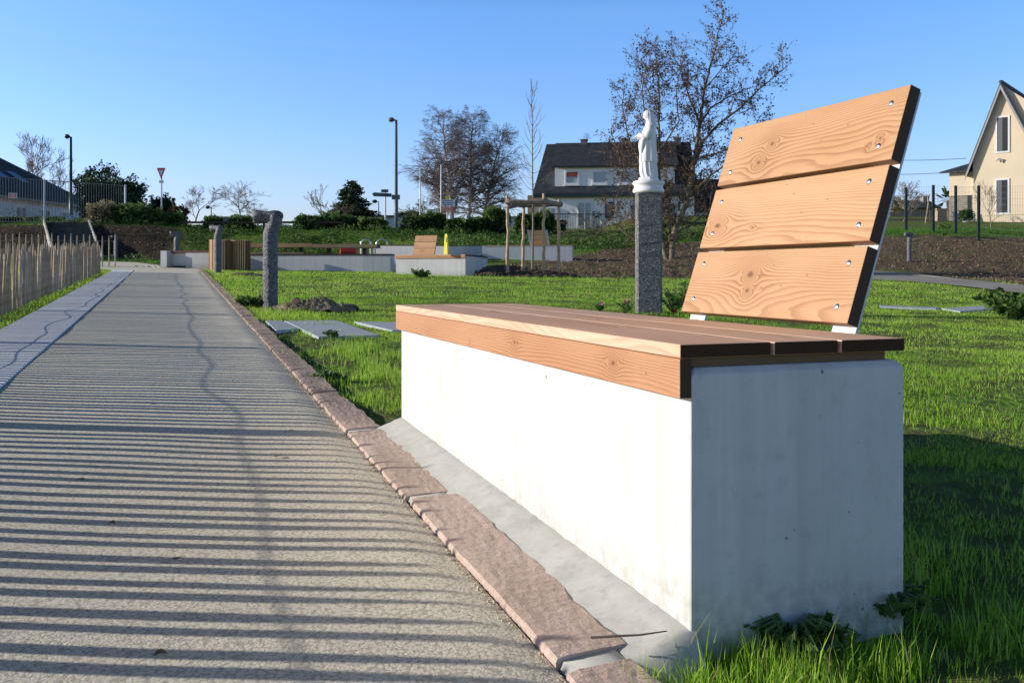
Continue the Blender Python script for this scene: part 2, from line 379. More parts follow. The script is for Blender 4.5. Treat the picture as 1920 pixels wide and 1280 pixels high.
# ------------------------------------------------------------------ ground sheet
def ground():
    ys = [-40, -20, -10, -6, -4, -3]
    y = -2.
    while y < 900:
        ys.append(y); y += max(.035, abs(y) * .011) if y < 60 else y * .05
    ys = np.array(ys); nx = 420
    us = np.linspace(-1, 1, nx); us = np.sign(us) * (np.abs(us) ** 1.15)
    W = np.where(ys > 0, 1.05 * ys + 3.5, 3.5 + np.abs(ys) * 1.3)
    X = us[None, :] * W[:, None]; Y = np.repeat(ys[:, None], nx, 1)
    Z = Gz(X, Y)
    S = soil_w(X, Y)
    s = Y / cos(TK)
    d = kern(X, Y)
    path = (d < .12) & (X > sx(Y) + .05) & (Y < 37)
    path |= (X < -5) & (Y > 21) & (Y < 37) & (X > -17)
    rough = (fbm(X, Y, 3.0, 2) - .5)
    clod = (fbm(X, Y, 5.5, 21, 3) - .5) * sst(12, 20, Y)
    Z = Z - .012 + np.where(path, -.03, rough * .035 * (1 - S) + S * (rough * .10 + clod * .16) * (1 - sst(60, 90, Y)))
    Z -= .02 * inpoly(X, Y, RP)
    # gentle dirt heaps near the two lamp bollards
    ny = len(ys)
    V = np.stack([X, Y, Z], -1).reshape(-1, 3)
    i = np.arange(ny - 1)[:, None] * nx + np.arange(nx - 1)[None, :]
    loops = np.stack([i, i + 1, i + nx + 1, i + nx], -1).reshape(-1)
    m, nt = newmat('earth_and_turf')
    a = nt.n('ShaderNodeAttribute', attribute_name='tone').outputs['Fac']
    P = pos(nt)
    n1 = nt.noise(P, 1.3, 4); n2 = nt.noise(P, 14, 5, .65); n3 = nt.noise(P, 3.5, 5, .6)
    turf = nt.mix(nt.ramp(n2, [(.3, 0.), (.7, 1.)]), (.10, .19, .022), (.19, .33, .04))
    turf = nt.mix(nt.m('MULTIPLY', nt.ramp(n1, [(.48, 0.), (.62, 1.)]), .35), turf, (.16, .17, .06))
    soil = nt.mix(nt.ramp(n2, [(.25, 0.), (.75, 1.)]), (.095, .065, .043), (.24, .175, .12))
    soil = nt.mix(nt.ramp(n3, [(.5, 0.), (.75, .6)]), soil, (.13, .13, .055))
    v = nt.n('ShaderNodeTexVoronoi', {'Scale': 9.0, 'Randomness': 1.0}); nt.t.links.new(P, v.inputs['Vector'])
    soil = nt.mix(nt.m('MULTIPLY', nt.m('LESS_THAN', v.outputs['Distance'], .11), .6), soil, (.42, .38, .31))
    bare = nt.mix(n2, (.075, .055, .035), (.15, .115, .075))
    c = nt.mix(nt.ramp(nt.noise(P, 5, 3), [(.42, 0.), (.55, 1.)]), turf, nt.mix(.6, turf, bare))
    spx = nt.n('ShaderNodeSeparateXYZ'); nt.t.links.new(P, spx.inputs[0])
    soil = nt.mix(nt.m('MULTIPLY', nt.m('LESS_THAN', spx.outputs[0], -7.0), .75), soil, (.03, .022, .016))  # left bank: its shade is painted into the soil colour
    c = nt.mix(a, c, soil)
    h = nt.m('ADD', n2, nt.m('MULTIPLY', v.outputs['Distance'], .6))
    pbr(nt, c, .95, nt.bump(h, .9, .06), **{'Specular IOR Level': .1})
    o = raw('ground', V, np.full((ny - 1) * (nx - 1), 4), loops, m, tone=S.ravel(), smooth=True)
    return struct(o)
ground()

# ------------------------------------------------------------------ path, slab strip, kerb
def sheet(name, rows, mat, dz=0.0, smooth=True):
    """rows: (ny,nx,3) numpy array"""
    ny, nx, _ = rows.shape
    i = np.arange(ny - 1)[:, None] * nx + np.arange(nx - 1)[None, :]
    return raw(name, rows.reshape(-1, 3) + np.array([0, 0, dz]), np.full((ny - 1) * (nx - 1), 4), np.stack([i, i + 1, i + nx + 1, i + nx], -1).reshape(-1), mat, smooth=smooth)
def gravelmat():
    m, nt = newmat('exposed_aggregate_paving'); P = pos(nt)
    v = nt.n('ShaderNodeTexVoronoi', {'Scale': 230.0}); nt.t.links.new(P, v.inputs['Vector'])
    v2 = nt.n('ShaderNodeTexVoronoi', {'Scale': 110.0}); nt.t.links.new(P, v2.inputs['Vector'])
    n1 = nt.noise(P, 1.1, 4, .6); n2 = nt.noise(P, 30, 5, .7); n3 = nt.noise(P, 5, 4)
    c = nt.mix(nt.ramp(n1, [(.35, 0.), (.7, 1.)]), (.93, .84, .66), (.85, .78, .63))
    sp = nt.n('ShaderNodeSeparateXYZ'); nt.t.links.new(P, sp.inputs[0])
    d = nt.m('SUBTRACT', sp.outputs[0], nt.m('SUBTRACT', .62, nt.m('MULTIPLY', sp.outputs[1], .3607)))
    c = nt.mix(nt.m('MULTIPLY', nt.ramp(nt.m('ADD', d, .9), [(.3, 0.), (.9, 1.)]), .6), c, (.93, .82, .62))
    c = nt.mix(.14, c, nt.n('ShaderNodeHueSaturation', {'Color': v.outputs['Color'], 'Saturation': .25, 'Value': .9}).outputs[0])
    n4 = nt.noise(P, 170, 2, .5)
    c = nt.mix(nt.m('MULTIPLY', nt.ramp(n4, [(.60, 0.), (.68, 1.)]), .55), c, (.22, .19, .15))
    c = nt.mix(nt.m('MULTIPLY', nt.ramp(v2.outputs['Distance'], [(.0, 0.), (.5, 0.), (.7, 1.)]), .4), c, (.20, .175, .14))
    c = nt.mix(nt.m('MULTIPLY', nt.ramp(n2, [(.5, 0.), (.75, 1.)]), .22), c, (.27, .25, .21))
    c = nt.mix(nt.m('MULTIPLY', nt.ramp(n3, [(.62, 0.), (.8, 1.)]), .3), c, (.50, .40, .27))
    h = nt.m('ADD', nt.m('MULTIPLY', v.outputs['Distance'], -.7), nt.m('ADD', nt.m('MULTIPLY', v2.outputs['Distance'], -.8), nt.m('MULTIPLY', n2, .8)))
    pbr(nt, c, .9, nt.bump(h, .32, .0025), **{'Specular IOR Level': .2}); return m
M_path = gravelmat()
def make_path():
    ys = [-3.]
    while ys[-1] < 23: ys.append(ys[-1] + max(.05, abs(ys[-1]) * .03))
    ys = np.array(ys); t = np.linspace(0, 1, 34)
    X = lx(ys)[:, None] * (1 - t) + kx(ys)[:, None] * t + .0
    X[:, 0] -= .0; Y = np.repeat(ys[:, None], 34, 1)
    dd = (kx(Y) - X)
    wob = (fbm(X, Y, .9, 12, 2) - .5) * .014 + (fbm(X, Y, 3.1, 13, 1) - .5) * .003
    Z = Gz(X, Y) + .004 + wob * np.clip(dd * 3, 0, 1) - .012 * np.exp(-(dd / .05) ** 2) + .004
    struct(sheet('path', np.stack([X, Y, Z], -1), M_path))
    # far end of the path turning left to the steps
    P2 = [(370, 506), (245, 515), (205, 515), (188, 505), (182, 495), (178, 489.5), (215, 491), (255, 492), (300, 498), (312, 503), (352, 503.5)]
    ring = [gp(x, y) for x, y in P2]; ring[0] = Vector((kx(25.2), 25.2, 0)); ring[1] = Vector((lx(22.8), 22.8, 0)); ring[2] = Vector((sx(22.8), 22.8, 0))
    ring.insert(1, Vector((kx(22.8), 22.8, 0)))
    m = MB(); c = sum((Vector((p.x, p.y, 0)) for p in ring), Vector()) / len(ring)
    vs = []; N = 10
    # fan with terrain following rings
    for k in range(1, N + 1):
        for p in ring:
            x, y = lerp(c.x, p.x, k / N), lerp(c.y, p.y, k / N); vs.append((x, y, gz(x, y) + .007))
    n = len(ring); fs = [tuple(range(n))]
    for k in range(N - 1):
        for j in range(n): fs.append((k * n + j, k * n + (j + 1) % n, (k + 1) * n + (j + 1) % n, (k + 1) * n + j))
    m.add(vs, fs); o = m.build('path_end', M_path, smooth=True); struct(o)
make_path()
def make_strip():
    mm = concrete('smooth_blue_grey_slab', (.84, .85, .88), .25, .12, lowdirt=False)
    ys = [1.0]
    while ys[-1] < 22.8: ys.append(ys[-1] + .25)
    ys = np.array(ys); t = np.linspace(0, 1, 6)
    X = sx(ys)[:, None] * (1 - t) + (lx(ys) - .004)[:, None] * t; Y = np.repeat(ys[:, None], 6, 1)
    Z = Gz(X, Y) + .014; Z[:, 0] -= .03; Z[:, -1] -= .006
    X[:, 1] = X[:, 0] + .004; X[:, -2] = X[:, -1] - .005
    struct(sheet('pavement_strip', np.stack([X, Y, Z], -1), mm, smooth=False))
make_strip()
def make_kerb():
    m, nt = newmat('reddish_split_stone'); P = pos(nt)
    Pm = nt.map(P, (1, 1, 1), rot=(0, 0, -TK))
    st = nt.noise(nt.map(Pm, (14, 75, 20)), 1.0, 5, .7)
    big = nt.noise(P, 3.5, 3); fi = nt.noise(P, 110, 4, .7)
    c = nt.mix(nt.ramp(big, [(.35, 0.), (.65, 1.)]), (.62, .47, .40), (.50, .37, .30))
    c = nt.mix(nt.m('MULTIPLY', nt.ramp(st, [(.45, 0.), (.7, 1.)]), .6), c, (.72, .58, .52))
    c = nt.mix(nt.m('MULTIPLY', nt.ramp(fi, [(.5, 0.), (.7, 1.)]), .45), c, (.22, .15, .12))
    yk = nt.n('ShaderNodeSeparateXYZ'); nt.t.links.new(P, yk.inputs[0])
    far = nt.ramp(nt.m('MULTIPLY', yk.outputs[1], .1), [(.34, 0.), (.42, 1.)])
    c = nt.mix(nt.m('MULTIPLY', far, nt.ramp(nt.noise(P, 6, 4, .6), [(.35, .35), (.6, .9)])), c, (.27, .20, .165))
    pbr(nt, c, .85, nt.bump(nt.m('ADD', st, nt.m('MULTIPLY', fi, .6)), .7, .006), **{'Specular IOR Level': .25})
    M_stone = m
    M_mort = concrete('mortar', (.56, .55, .51), .2, .5, lowdirt=False)
    joints = [-1.7, -.55, .45, 1.60, 2.66]
    while joints[-1] < 26.5: joints.append(joints[-1] + random.uniform(.85, 1.15))
    mb = MB(); mo = MB()
    for a, b in zip(joints[:-1], joints[1:]):
        ns = max(6, int((b - a) / .022)) if a < 7 else max(4, int((b - a) / .12)); nw = 13
        g = .020
        dz0 = random.uniform(-.003, .003); w_off = random.uniform(-.006, .006); tl = random.uniform(-.02, .02)
        vs = []
        for i in range(ns + 1):
            s = lerp(a + g + random.uniform(0, .004), b - g, i / ns)
            W = float(kerbw(np.array(s))) + w_off 
            e = (mnoise.noise(Vector((s * 9, a, 0))) * .004 + mnoise.noise(Vector((s * 32, a, 1))) * .0025)
            skew = .03 * (0.5 - i / ns) * tl * 20
            for j in range(nw + 1):
                t = j / nw
                if j == 0: d = e + .004; z = -.03
                elif j == 1: d = e + .001; z = .001
                elif j == 2: d = e + .005; z = .008
                elif j == nw: d = W; z = -.01
                else: d = lerp(e + .012, W - .006, (j - 2) / (nw - 3)); z = .010 + t * .006
                if 1 < j < nw:
                    z += (mnoise.noise(Vector((s * 26, d * 60, 3))) * .0022 + mnoise.noise(Vector((s * 7, d * 11, 6))) * .0025)
                q = DK * (s + skew * t) + NK * d
                X, Y = .62 + q.x - .62 * 0, q.y
                vs.append((X, Y, gz(X, Y) + z + dz0))
        fs = [(i * (nw + 1) + j, i * (nw + 1) + j + 1, (i + 1) * (nw + 1) + j + 1, (i + 1) * (nw + 1) + j) for i in range(ns) for j in range(nw)]
        mb.add(vs, fs)
        # end faces
        mb.add([vs[j] for j in range(nw + 1)], [tuple(range(nw + 1))]); mb.add([vs[ns * (nw + 1) + j] for j in range(nw + 1)], [tuple(range(nw + 1))[::-1]])
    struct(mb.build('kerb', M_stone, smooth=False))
    # mortar: joints and the sloped fillet along the foot of the near bench
    rows = []
    ss = np.arange(-1.7, 26.5, .12)
    for s in ss:
        r = []
        for k, (d, z) in enumerate(((.004, -.02), (.014, .006), (.09, .010), (.112, .010), (.14, -.03))):
            q = DK * s + NK * d; X, Y = .62 + q.x, q.y
            r.append((X, Y, gz(X, Y) + z))
        rows.append(r)
    struct(sheet('kerb_bedding', np.array(rows), M_mort))
    rows = []
    for i in range(140):
        t = lerp(-.08, BL + .05, i / 139)
        f0 = N0 + D2 * .019 + D1 * t
        s = (f0 - Vector((.62, 0))).dot(DK); df = (f0 - Vector((.62, 0))).dot(NK)
        w0 = .112 + .008 * mnoise.noise(Vector((t * 7, 0, 0)))
        r = []
        for k in range(7):
            q = k / 6; d = lerp(w0, df + .012, q)
            z = lerp(.010, .046, min(1, q * 1.15) ** 1.1) + .003 * mnoise.noise(Vector((t * 16, q * 3, 2))) + .003 * mnoise.noise(Vector((t * 50, q * 9, 2)))
            z -= (.09 * q + .015) * max(0, -t / .08) + .03 * max(0, (t - BL + .01) / .06)
            p = DK * s + NK * d; X, Y = .62 + p.x, p.y
            r.append((X, Y, gz(X, Y) + z))
        rows.append(r)
    struct(sheet('mortar_fillet', np.array(rows), M_mort))
make_kerb()
def make_slabs():
    mg = concrete('grey_blue_paving_slab', (.46, .50, .55), .25, .25, lowdirt=False)
    names = ['pale blue-grey rectangular paving slab in the lawn beyond the bench end', 'small blue-grey paving slab touching the near bench seat in the photo',
             'weathered row of small setts between the kerb and the big lawn slab', 'thin worn stone slab sunk in the lawn right of the backrest', 'grey slab in the lawn beside the leafy plant']
    for p, l in zip(SLABW, names):
        m = MB(); h = .007
        z = [gz(q.x, q.y) for q in p]; n = len(p)
        if 'setts' in l:
            for k in range(5):
                a, b = k / 5 + .012, (k + 1) / 5 - .02
                c = [p[0].lerp(p[3], a), p[1].lerp(p[2], a), p[1].lerp(p[2], b), p[0].lerp(p[3], b)]
                vs = [(q.x, q.y, gz(q.x, q.y) - .05) for q in c] + [(q.x, q.y, gz(q.x, q.y) + .010) for q in c]
                m.add(vs, [(3, 2, 1, 0), (4, 5, 6, 7)] + [(i, (i + 1) % 4, 4 + (i + 1) % 4, 4 + i) for i in range(4)])
        else:
            m.add([(q.x, q.y, zz - .05) for q, zz in zip(p, z)] + [(q.x, q.y, zz + h) for q, zz in zip(p, z)],
                  [tuple(range(n))[::-1], tuple(range(n, 2 * n))] + [(i, (i + 1) % n, n + (i + 1) % n, n + i) for i in range(n)])
        o = m.build('paving_slab', mg, bevel=.004)
        tag(o, l, 'paving slab')
    # path on the right
    m = MB(); n = len(RP); h = n // 2
    N = 12; vs = []
    for k in range(h):
        a, b = RP[k], RP[n - 1 - k]
        for j in range(N + 1):
            q = a.lerp(b, j / N); vs.append((q.x, q.y, gz(q.x, q.y) + .012))
    m.add(vs, [(k * (N + 1) + j, k * (N + 1) + j + 1, (k + 1) * (N + 1) + j + 1, (k + 1) * (N + 1) + j) for k in range(h - 1) for j in range(N)])
    struct(m.build('path_beyond_lawn', mottled('worn_grey_path', (.30, .27, .23), (.42, .39, .34), 1.2, .9, .4, 30, .01)))
make_slabs()

# ------------------------------------------------------------------ benches
def chamfer_block(x0, x1, y0, y1, z0, z1, c=.012, r=.03):
    """concrete block, top edges chamfered"""
    m = MB()
    lo = [(x0, y0), (x1, y0), (x1, y1), (x0, y1)]; hi = [(x0 + c, y0 + c), (x1 - c, y0 + c), (x1 - c, y1 - c), (x0 + c, y1 - c)]
    vs = [(x, y, z0) for x, y in lo] + [(x, y, z1 - c) for x, y in lo] + [(x, y, z1) for x, y in hi]
    fs = [(3, 2, 1, 0), (8, 9, 10, 11)]
    for b in (0, 4): fs += [(b + i, b + (i + 1) % 4, b + 4 + (i + 1) % 4, b + 4 + i) for i in range(4)]
    return m.add(vs, fs)
KN = {'b0': [(.05, -.045, .016, .55), (.16, .012, .013, .6), (.52, .03, .008, 1.)], 'b1': [(.205, .005, .020, .6)], 'b2': [(-.015, .045, .021, .65), (.02, .02, .012, .8)]}
def make_bench(label, origin, rz, L=BL, W=BW, t0=.156, t1=.798, detail=True, group=None):
    """local x: from the right-hand end along the seat (seen from the front), local y: front = 0, back = -W; z = 0 at the ground"""
    b = thing('bench', label, 'bench', origin, rz, group)
    S = .52; w = M_W
    chamfer_block(.0, L, -W - .004, -.023, -.15, S - .040).build('concrete_base', M_conc if detail else M_conc2, b, bevel=.004)
    # support battens under the seat
    MB().box(.012, L - .03, -W + .03, -.028, S - .040 + .001, S - .0235).build('batten', w['under'], b)
    ys = [(-.002, -.182), (-.187, -.322), (-.327, -.469)]
    for k, (a, c) in enumerate(ys):
        yc = (a + c) / 2; hw = abs(a - c) / 2
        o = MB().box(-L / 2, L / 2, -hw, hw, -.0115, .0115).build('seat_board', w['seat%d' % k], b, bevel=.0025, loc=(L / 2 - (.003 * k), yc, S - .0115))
    # nose board + apron at the front
    MB().box(-L / 2, L / 2, -.0035, .0035, -.0115, .0115)
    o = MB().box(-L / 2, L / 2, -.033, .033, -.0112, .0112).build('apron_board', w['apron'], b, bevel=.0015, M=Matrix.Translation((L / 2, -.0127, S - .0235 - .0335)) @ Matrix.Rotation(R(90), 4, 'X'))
    # backrest: three boards on two leaning steel flats
    A = Vector((0, -.475, .5383)); T = Vector((0, -.637, 1.0276)); up = (T - A); Lb = up.length; up.normalize()
    nrm = Vector((1, 0, 0)).cross(up)              # points to the front?
    if nrm.y < 0: nrm = -nrm
    gap = .011; bh = (Lb - 2 * gap) / 3; wd = t1 - t0
    for k in range(3):
        c = A + up * (Lb - bh / 2 - k * (bh + gap)) - nrm * .014 + Vector(((t0 + t1) / 2, 0, 0))
        # board axes: x = towards the far end, y = up the slope
        Mx = Matrix((( -1, 0, 0), (0, up.y, 0), (0, up.z, 0))).to_4x4()
        rot = Matrix.Identity(3); rot.col[0] = Vector((-1, 0, 0)); rot.col[1] = up; rot.col[2] = Vector((-1, 0, 0)).cross(up)
        M4 = Matrix.Translation(c) @ rot.to_4x4()
        bd = MB().box(-wd / 2, wd / 2, -bh / 2, bh / 2, -.014, .014).build('backrest_board', w['back%d' % k], b, bevel=.002, M=M4)
        zf = 1 if rot.col[2].dot(nrm) > 0 else -1
        if detail:
            for sx_ in (-1, 1):
                for sy_ in (-1, 1):
                    mm = MB().lathe([(.0001, .0166), (.0035, .0164), (.0058, .0156), (.0074, .0138), (.0078, .0125)][::-1], 16, (sx_ * (wd / 2 - .046 - random.uniform(-.003, .004)), sy_ * bh * .28 + random.uniform(-.003, .003)))
                    if zf < 0: mm.v = [(x, y, -z) for x, y, z in mm.v]; mm.f = [f[::-1] for f in mm.f]
                    mm.build('screw', M_screw, bd, smooth=True)
    for xx in (t0 + .004, t1 - .004 - .072):
        m = MB()
        B0 = A - up * .10 - nrm * .0285; B1 = A + up * (Lb - .004) - nrm * .0285
        th = nrm * -.007
        p = [B0, B0 + th, B1 + th, B1]
        vs = [v + Vector((xx, 0, 0)) for v in p] + [v + Vector((xx + .072, 0, 0)) for v in p]
        m.add(vs, [(0, 1, 2, 3), (7, 6, 5, 4), (0, 4, 5, 1), (1, 5, 6, 2), (2, 6, 7, 3), (3, 7, 4, 0)])
        # foot plate turned towards the seat
        q = A - up * .012 - nrm * .0285
        m.box(xx, xx + .072, -.545, -.478, S - .045, S - .038)
        vs = [Vector((xx, A.y - .004, S + .0)), Vector((xx + .072, A.y - .004, S + .0)), Vector((xx + .072, A.y - .03, S + .026)), Vector((xx, A.y - .03, S + .026))]
        m.build('support_bar', M_steel, b, bevel=.001)
    return b
M_W = {
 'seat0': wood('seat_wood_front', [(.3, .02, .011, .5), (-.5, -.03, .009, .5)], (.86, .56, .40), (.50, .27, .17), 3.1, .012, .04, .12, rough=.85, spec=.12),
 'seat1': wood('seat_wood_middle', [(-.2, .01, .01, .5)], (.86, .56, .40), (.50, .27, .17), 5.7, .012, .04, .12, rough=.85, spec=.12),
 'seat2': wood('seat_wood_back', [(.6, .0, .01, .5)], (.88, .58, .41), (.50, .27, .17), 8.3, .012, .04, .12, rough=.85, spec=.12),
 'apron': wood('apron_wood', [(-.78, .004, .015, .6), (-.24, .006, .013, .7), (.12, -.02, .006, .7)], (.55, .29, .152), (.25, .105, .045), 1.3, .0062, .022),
 'under': plain('dark_batten_wood', (.16, .10, .05), .8),
 'back0': wood('top_back_board_wood', [(-.155, -.034, .017, .6), (-.118, .012, .016, .6), (.272, -.03, .010, .8), (.245, -.047, .005, 1)], (.54, .325, .172), (.24, .10, .04), 2.2, .0070, .028),
 'back1': wood('middle_back_board_wood', [(-.262, -.022, .023, .55), (-.1, -.035, .006, .4)], (.60, .365, .198), (.29, .125, .052), 4.4, .0064, .026),
 'back2': wood('bottom_back_board_wood', [(-.055, .020, .026, .62), (-.050, -.020, .017, .7), (.0, -.015, .004, 1)], (.56, .335, .178), (.26, .108, .045), 6.9, .0068, .03),
}
make_bench('long foreground bench of white concrete with thick brown timber seat and a leaning slatted backrest', (N0.x, N0.y, .68 - .64), pi / 2 + TH)
PHI = R(25)
o2 = gp(872, 517.5)
b2 = make_bench('distant concrete bench at the far edge of the lawn, yellow sign on its seat', (o2.x, o2.y, o2.z), pi - PHI, L=1.98, t0=1.13, t1=1.77, detail=False)

# ------------------------------------------------------------------ paling fence along the path
def pale_mesh(h, w, th, seed, k=7, rows=5):
    r = random.Random(seed); m = MB(); vs = []
    lx_, ly_ = r.uniform(-.011, .011), r.uniform(-.012, .012); bow = r.uniform(-.006, .006)
    prof = [(cos(2 * pi * j / k) * r.uniform(.8, 1.1), sin(2 * pi * j / k) * r.uniform(.75, 1.15)) for j in range(k)]
    tc = r.uniform(.25, .7); ts = r.uniform(-.012, .012)
    for i in range(rows + 1):
        t = i / rows; z = t * h - .05; sc = 1 if i < rows else tc
        for (a, b) in prof:
            vs.append((lx_ * t + bow * sin(pi * t) + a * w / 2 * sc * r.uniform(.93, 1.07), ly_ * t + b * th / 2 * sc * r.uniform(.93, 1.07), z + (ts * a if i == rows else 0)))
    fs = [(i * k + j, i * k + (j + 1) % k, (i + 1) * k + (j + 1) % k, (i + 1) * k + j) for i in range(rows) for j in range(k)]
    fs.append(tuple(range(rows * k, rows * k + k))); m.add(vs, fs); return m
def make_paling():
    f = thing('paling_fence', 'low split chestnut paling fence running along the left edge of the path', 'fence', (fx(0), 0, gz(fx(0), 0)))
    ox, oy, oz = fx(0), 0., gz(fx(0), 0)
    y = -2.2; spots = []
    while y < 21.6:
        spots.append(y); y += .0775 * random.uniform(.96, 1.04)
    ang = math.atan2(1, -.372)
    vis = [s for s in spots if s > 8.4][:100]
    rest = MB()
    for i, s in enumerate(spots):
        X = fx(s) + random.uniform(-.008, .008); h = .615 + .02 * min(1, max(0, (s - 8) / 12)) + (random.uniform(-.035, .03) if s < 7.5 else random.uniform(-.07, .045))
        if random.random() < .12: h += .02
        inv = s in vis
        w = random.uniform(.041, .045) if s < 7.5 else random.uniform(.032, .050)
        m = pale_mesh(h + .05, w, random.uniform(.018, .032), i, 7 if inv else 6)
        if inv:
            o = m.build('pale', M_fence2 if random.random() < .3 else M_fence, f)
            o.location = (X - ox, s - oy, gz(X, s) - oz); o.rotation_euler = (random.uniform(-.04, .04), random.uniform(-.045, .045), ang + random.uniform(-.2, .2))
        else:
            ca, sa = cos(ang), sin(ang)
            vs = [(v[0] * ca - v[1] * sa + X - ox, v[0] * sa + v[1] * ca + s - oy, v[2] + gz(X, s) - oz) for v in m.v]
            rest.add(vs, m.f)
    o = rest.build('paling', M_fence, f); o['kind'] = 'stuff'
    for k, s in enumerate([.55, 3.42, 6.16, 9.04, 11.76, 14.86, 17.8, 20.9]):
        X = fx(s) - .06; z = gz(X, s)
        pts = [(X - ox, s, z - oz - .1), (X - ox + .01, s + .01, z - oz + .3), (X - ox, s, z - oz + .61)]
        MB().tube(pts, [.046, .043, .041], 9).build('post', M_fence, f)
    for hgt in (.19, .495):
        pts = []; s = -2.2
        while s < 21.6:
            X = fx(s) + .02 * sin(s * 4); pts.append((X - ox, s, gz(X, s) - oz + hgt + .022 * mnoise.noise(Vector((s * 1.5, hgt * 9, 0))))); s += .04 if s > 0 else .1
        MB().tube(pts, .0024, 4).build('wire', M_wire, f)
make_paling()
def make_far_paling():
    """second row, further left, pales wide apart"""
    Y0 = 26.0
    X0 = (2 - 960) * Y0 / F - 1.5
    f = thing('paling_fence', 'widely spaced second row of chestnut pales behind the fence end, below the steps', 'fence', (X0, Y0, gz(X0, Y0)))
    n = 27
    for i in range(n):
        X = X0 + i * .167; Y = Y0 + .03 * i
        m = pale_mesh(.95 + random.uniform(-.04, .04), .045, .03, 900 + i)
        o = m.build('pale', M_fence2, f); o.location = (X - X0, Y - Y0, gz(X, Y) - gz(X0, Y0)); 
    for z in (.3, .72):
        MB().tube([(i * .167, .03 * i, gz(X0 + i * .167, Y0 + .03 * i) - gz(X0, Y0) + z) for i in range(n)], .006, 4).build('wire', M_wire, f)
make_far_paling()

# ------------------------------------------------------------------ wrapped lamp bollards
M_wrap = None
def wrapmat():
    m, nt = newmat('grey_protective_wrap'); P = co(nt)
    st = nt.noise(nt.map(P, (42, 42, 60)), 1.0, 4, .75)
    n = nt.noise(P, 45, 3)
    c = nt.mix(nt.ramp(st, [(.40, 0.), (.6, 1.)]), (.035, .04, .052), (.21, .215, .24))
    pbr(nt, c, .45, nt.bump(nt.m('ADD', st, n), .9, .015), **{'Specular IOR Level': .5}); return m
M_wrap = wrapmat()
def make_bollard(label, x, Y, scale=1.0, rz=0.0, group='wrapped lamp bollards beside the paths', zoff=0.):
    b = base(x, Y); b.z += zoff
    t = thing('lamp_bollard', label, 'lamp bollard', b, rz, group); t.scale = (scale,) * 3
    def lump(m, amp):
        m.v = [(x + amp * mnoise.noise(Vector((x * 14, y * 14, z * 22))), y + amp * mnoise.noise(Vector((x * 14 + 9, y * 14, z * 22))), z + amp * .6 * mnoise.noise(Vector((x * 20, y * 20 + 5, z * 14)))) for x, y, z in m.v]; return m
    pts = [(0, 0, -.05)]; rad = [.080]
    for i in range(30): pts.append((.002 * sin(i), 0, .01 + i * .027)); rad.append(.079 + .0012 * sin(i * 2.1) + .0012 * sin(i * 5.3))
    pts += [(.012, 0, .84), (.030, 0, .88), (.046, 0, .93), (.054, 0, .98), (.058, 0, 1.015)]; rad += [.077, .075, .076, .077, .070]
    lump(MB().tube(pts, rad, 18), .0035).build('post', M_wrap, t, smooth=True)
    h = MB()
    pts = [(.13, 0, .995), (.10, 0, .995), (.05, 0, .992), (-.02, 0, .990), (-.09, 0, .995), (-.15, 0, .998), (-.185, 0, .990)]
    h.tube(pts, [.034, .056, .066, .060, .060, .066, .056], 14)
    # slanted hanging mouth of the wrapped head
    h.tube([(-.150, 0, .99), (-.158, 0, .955), (-.166, 0, .925)], [.040, .034, .022], 10)
    lump(h, .014).build('lamp_head', M_wrap, t, smooth=True)
    return t
make_bollard('tall bent bollard lamp in grey wrap, nearest one, beside the dirt heap', 507, 10.1, 1.0)
make_bollard('wrapped bent bollard lamp standing in front of the slatted timber bins', 408, 22.3, 1.08, -.35)
make_bollard('wrapped bollard lamp rising behind the end of the low concrete wall', 331, 28.6, 1.0, .3)
make_bollard('small wrapped bollard lamp at the foot of the dark bank beside the steps', 217, 37.0, .92, .25)
make_bollard('wrapped bollard lamp in front of the tilled soil right of the near backrest', 1705, 33.6, 1.02, .2, zoff=-.05)

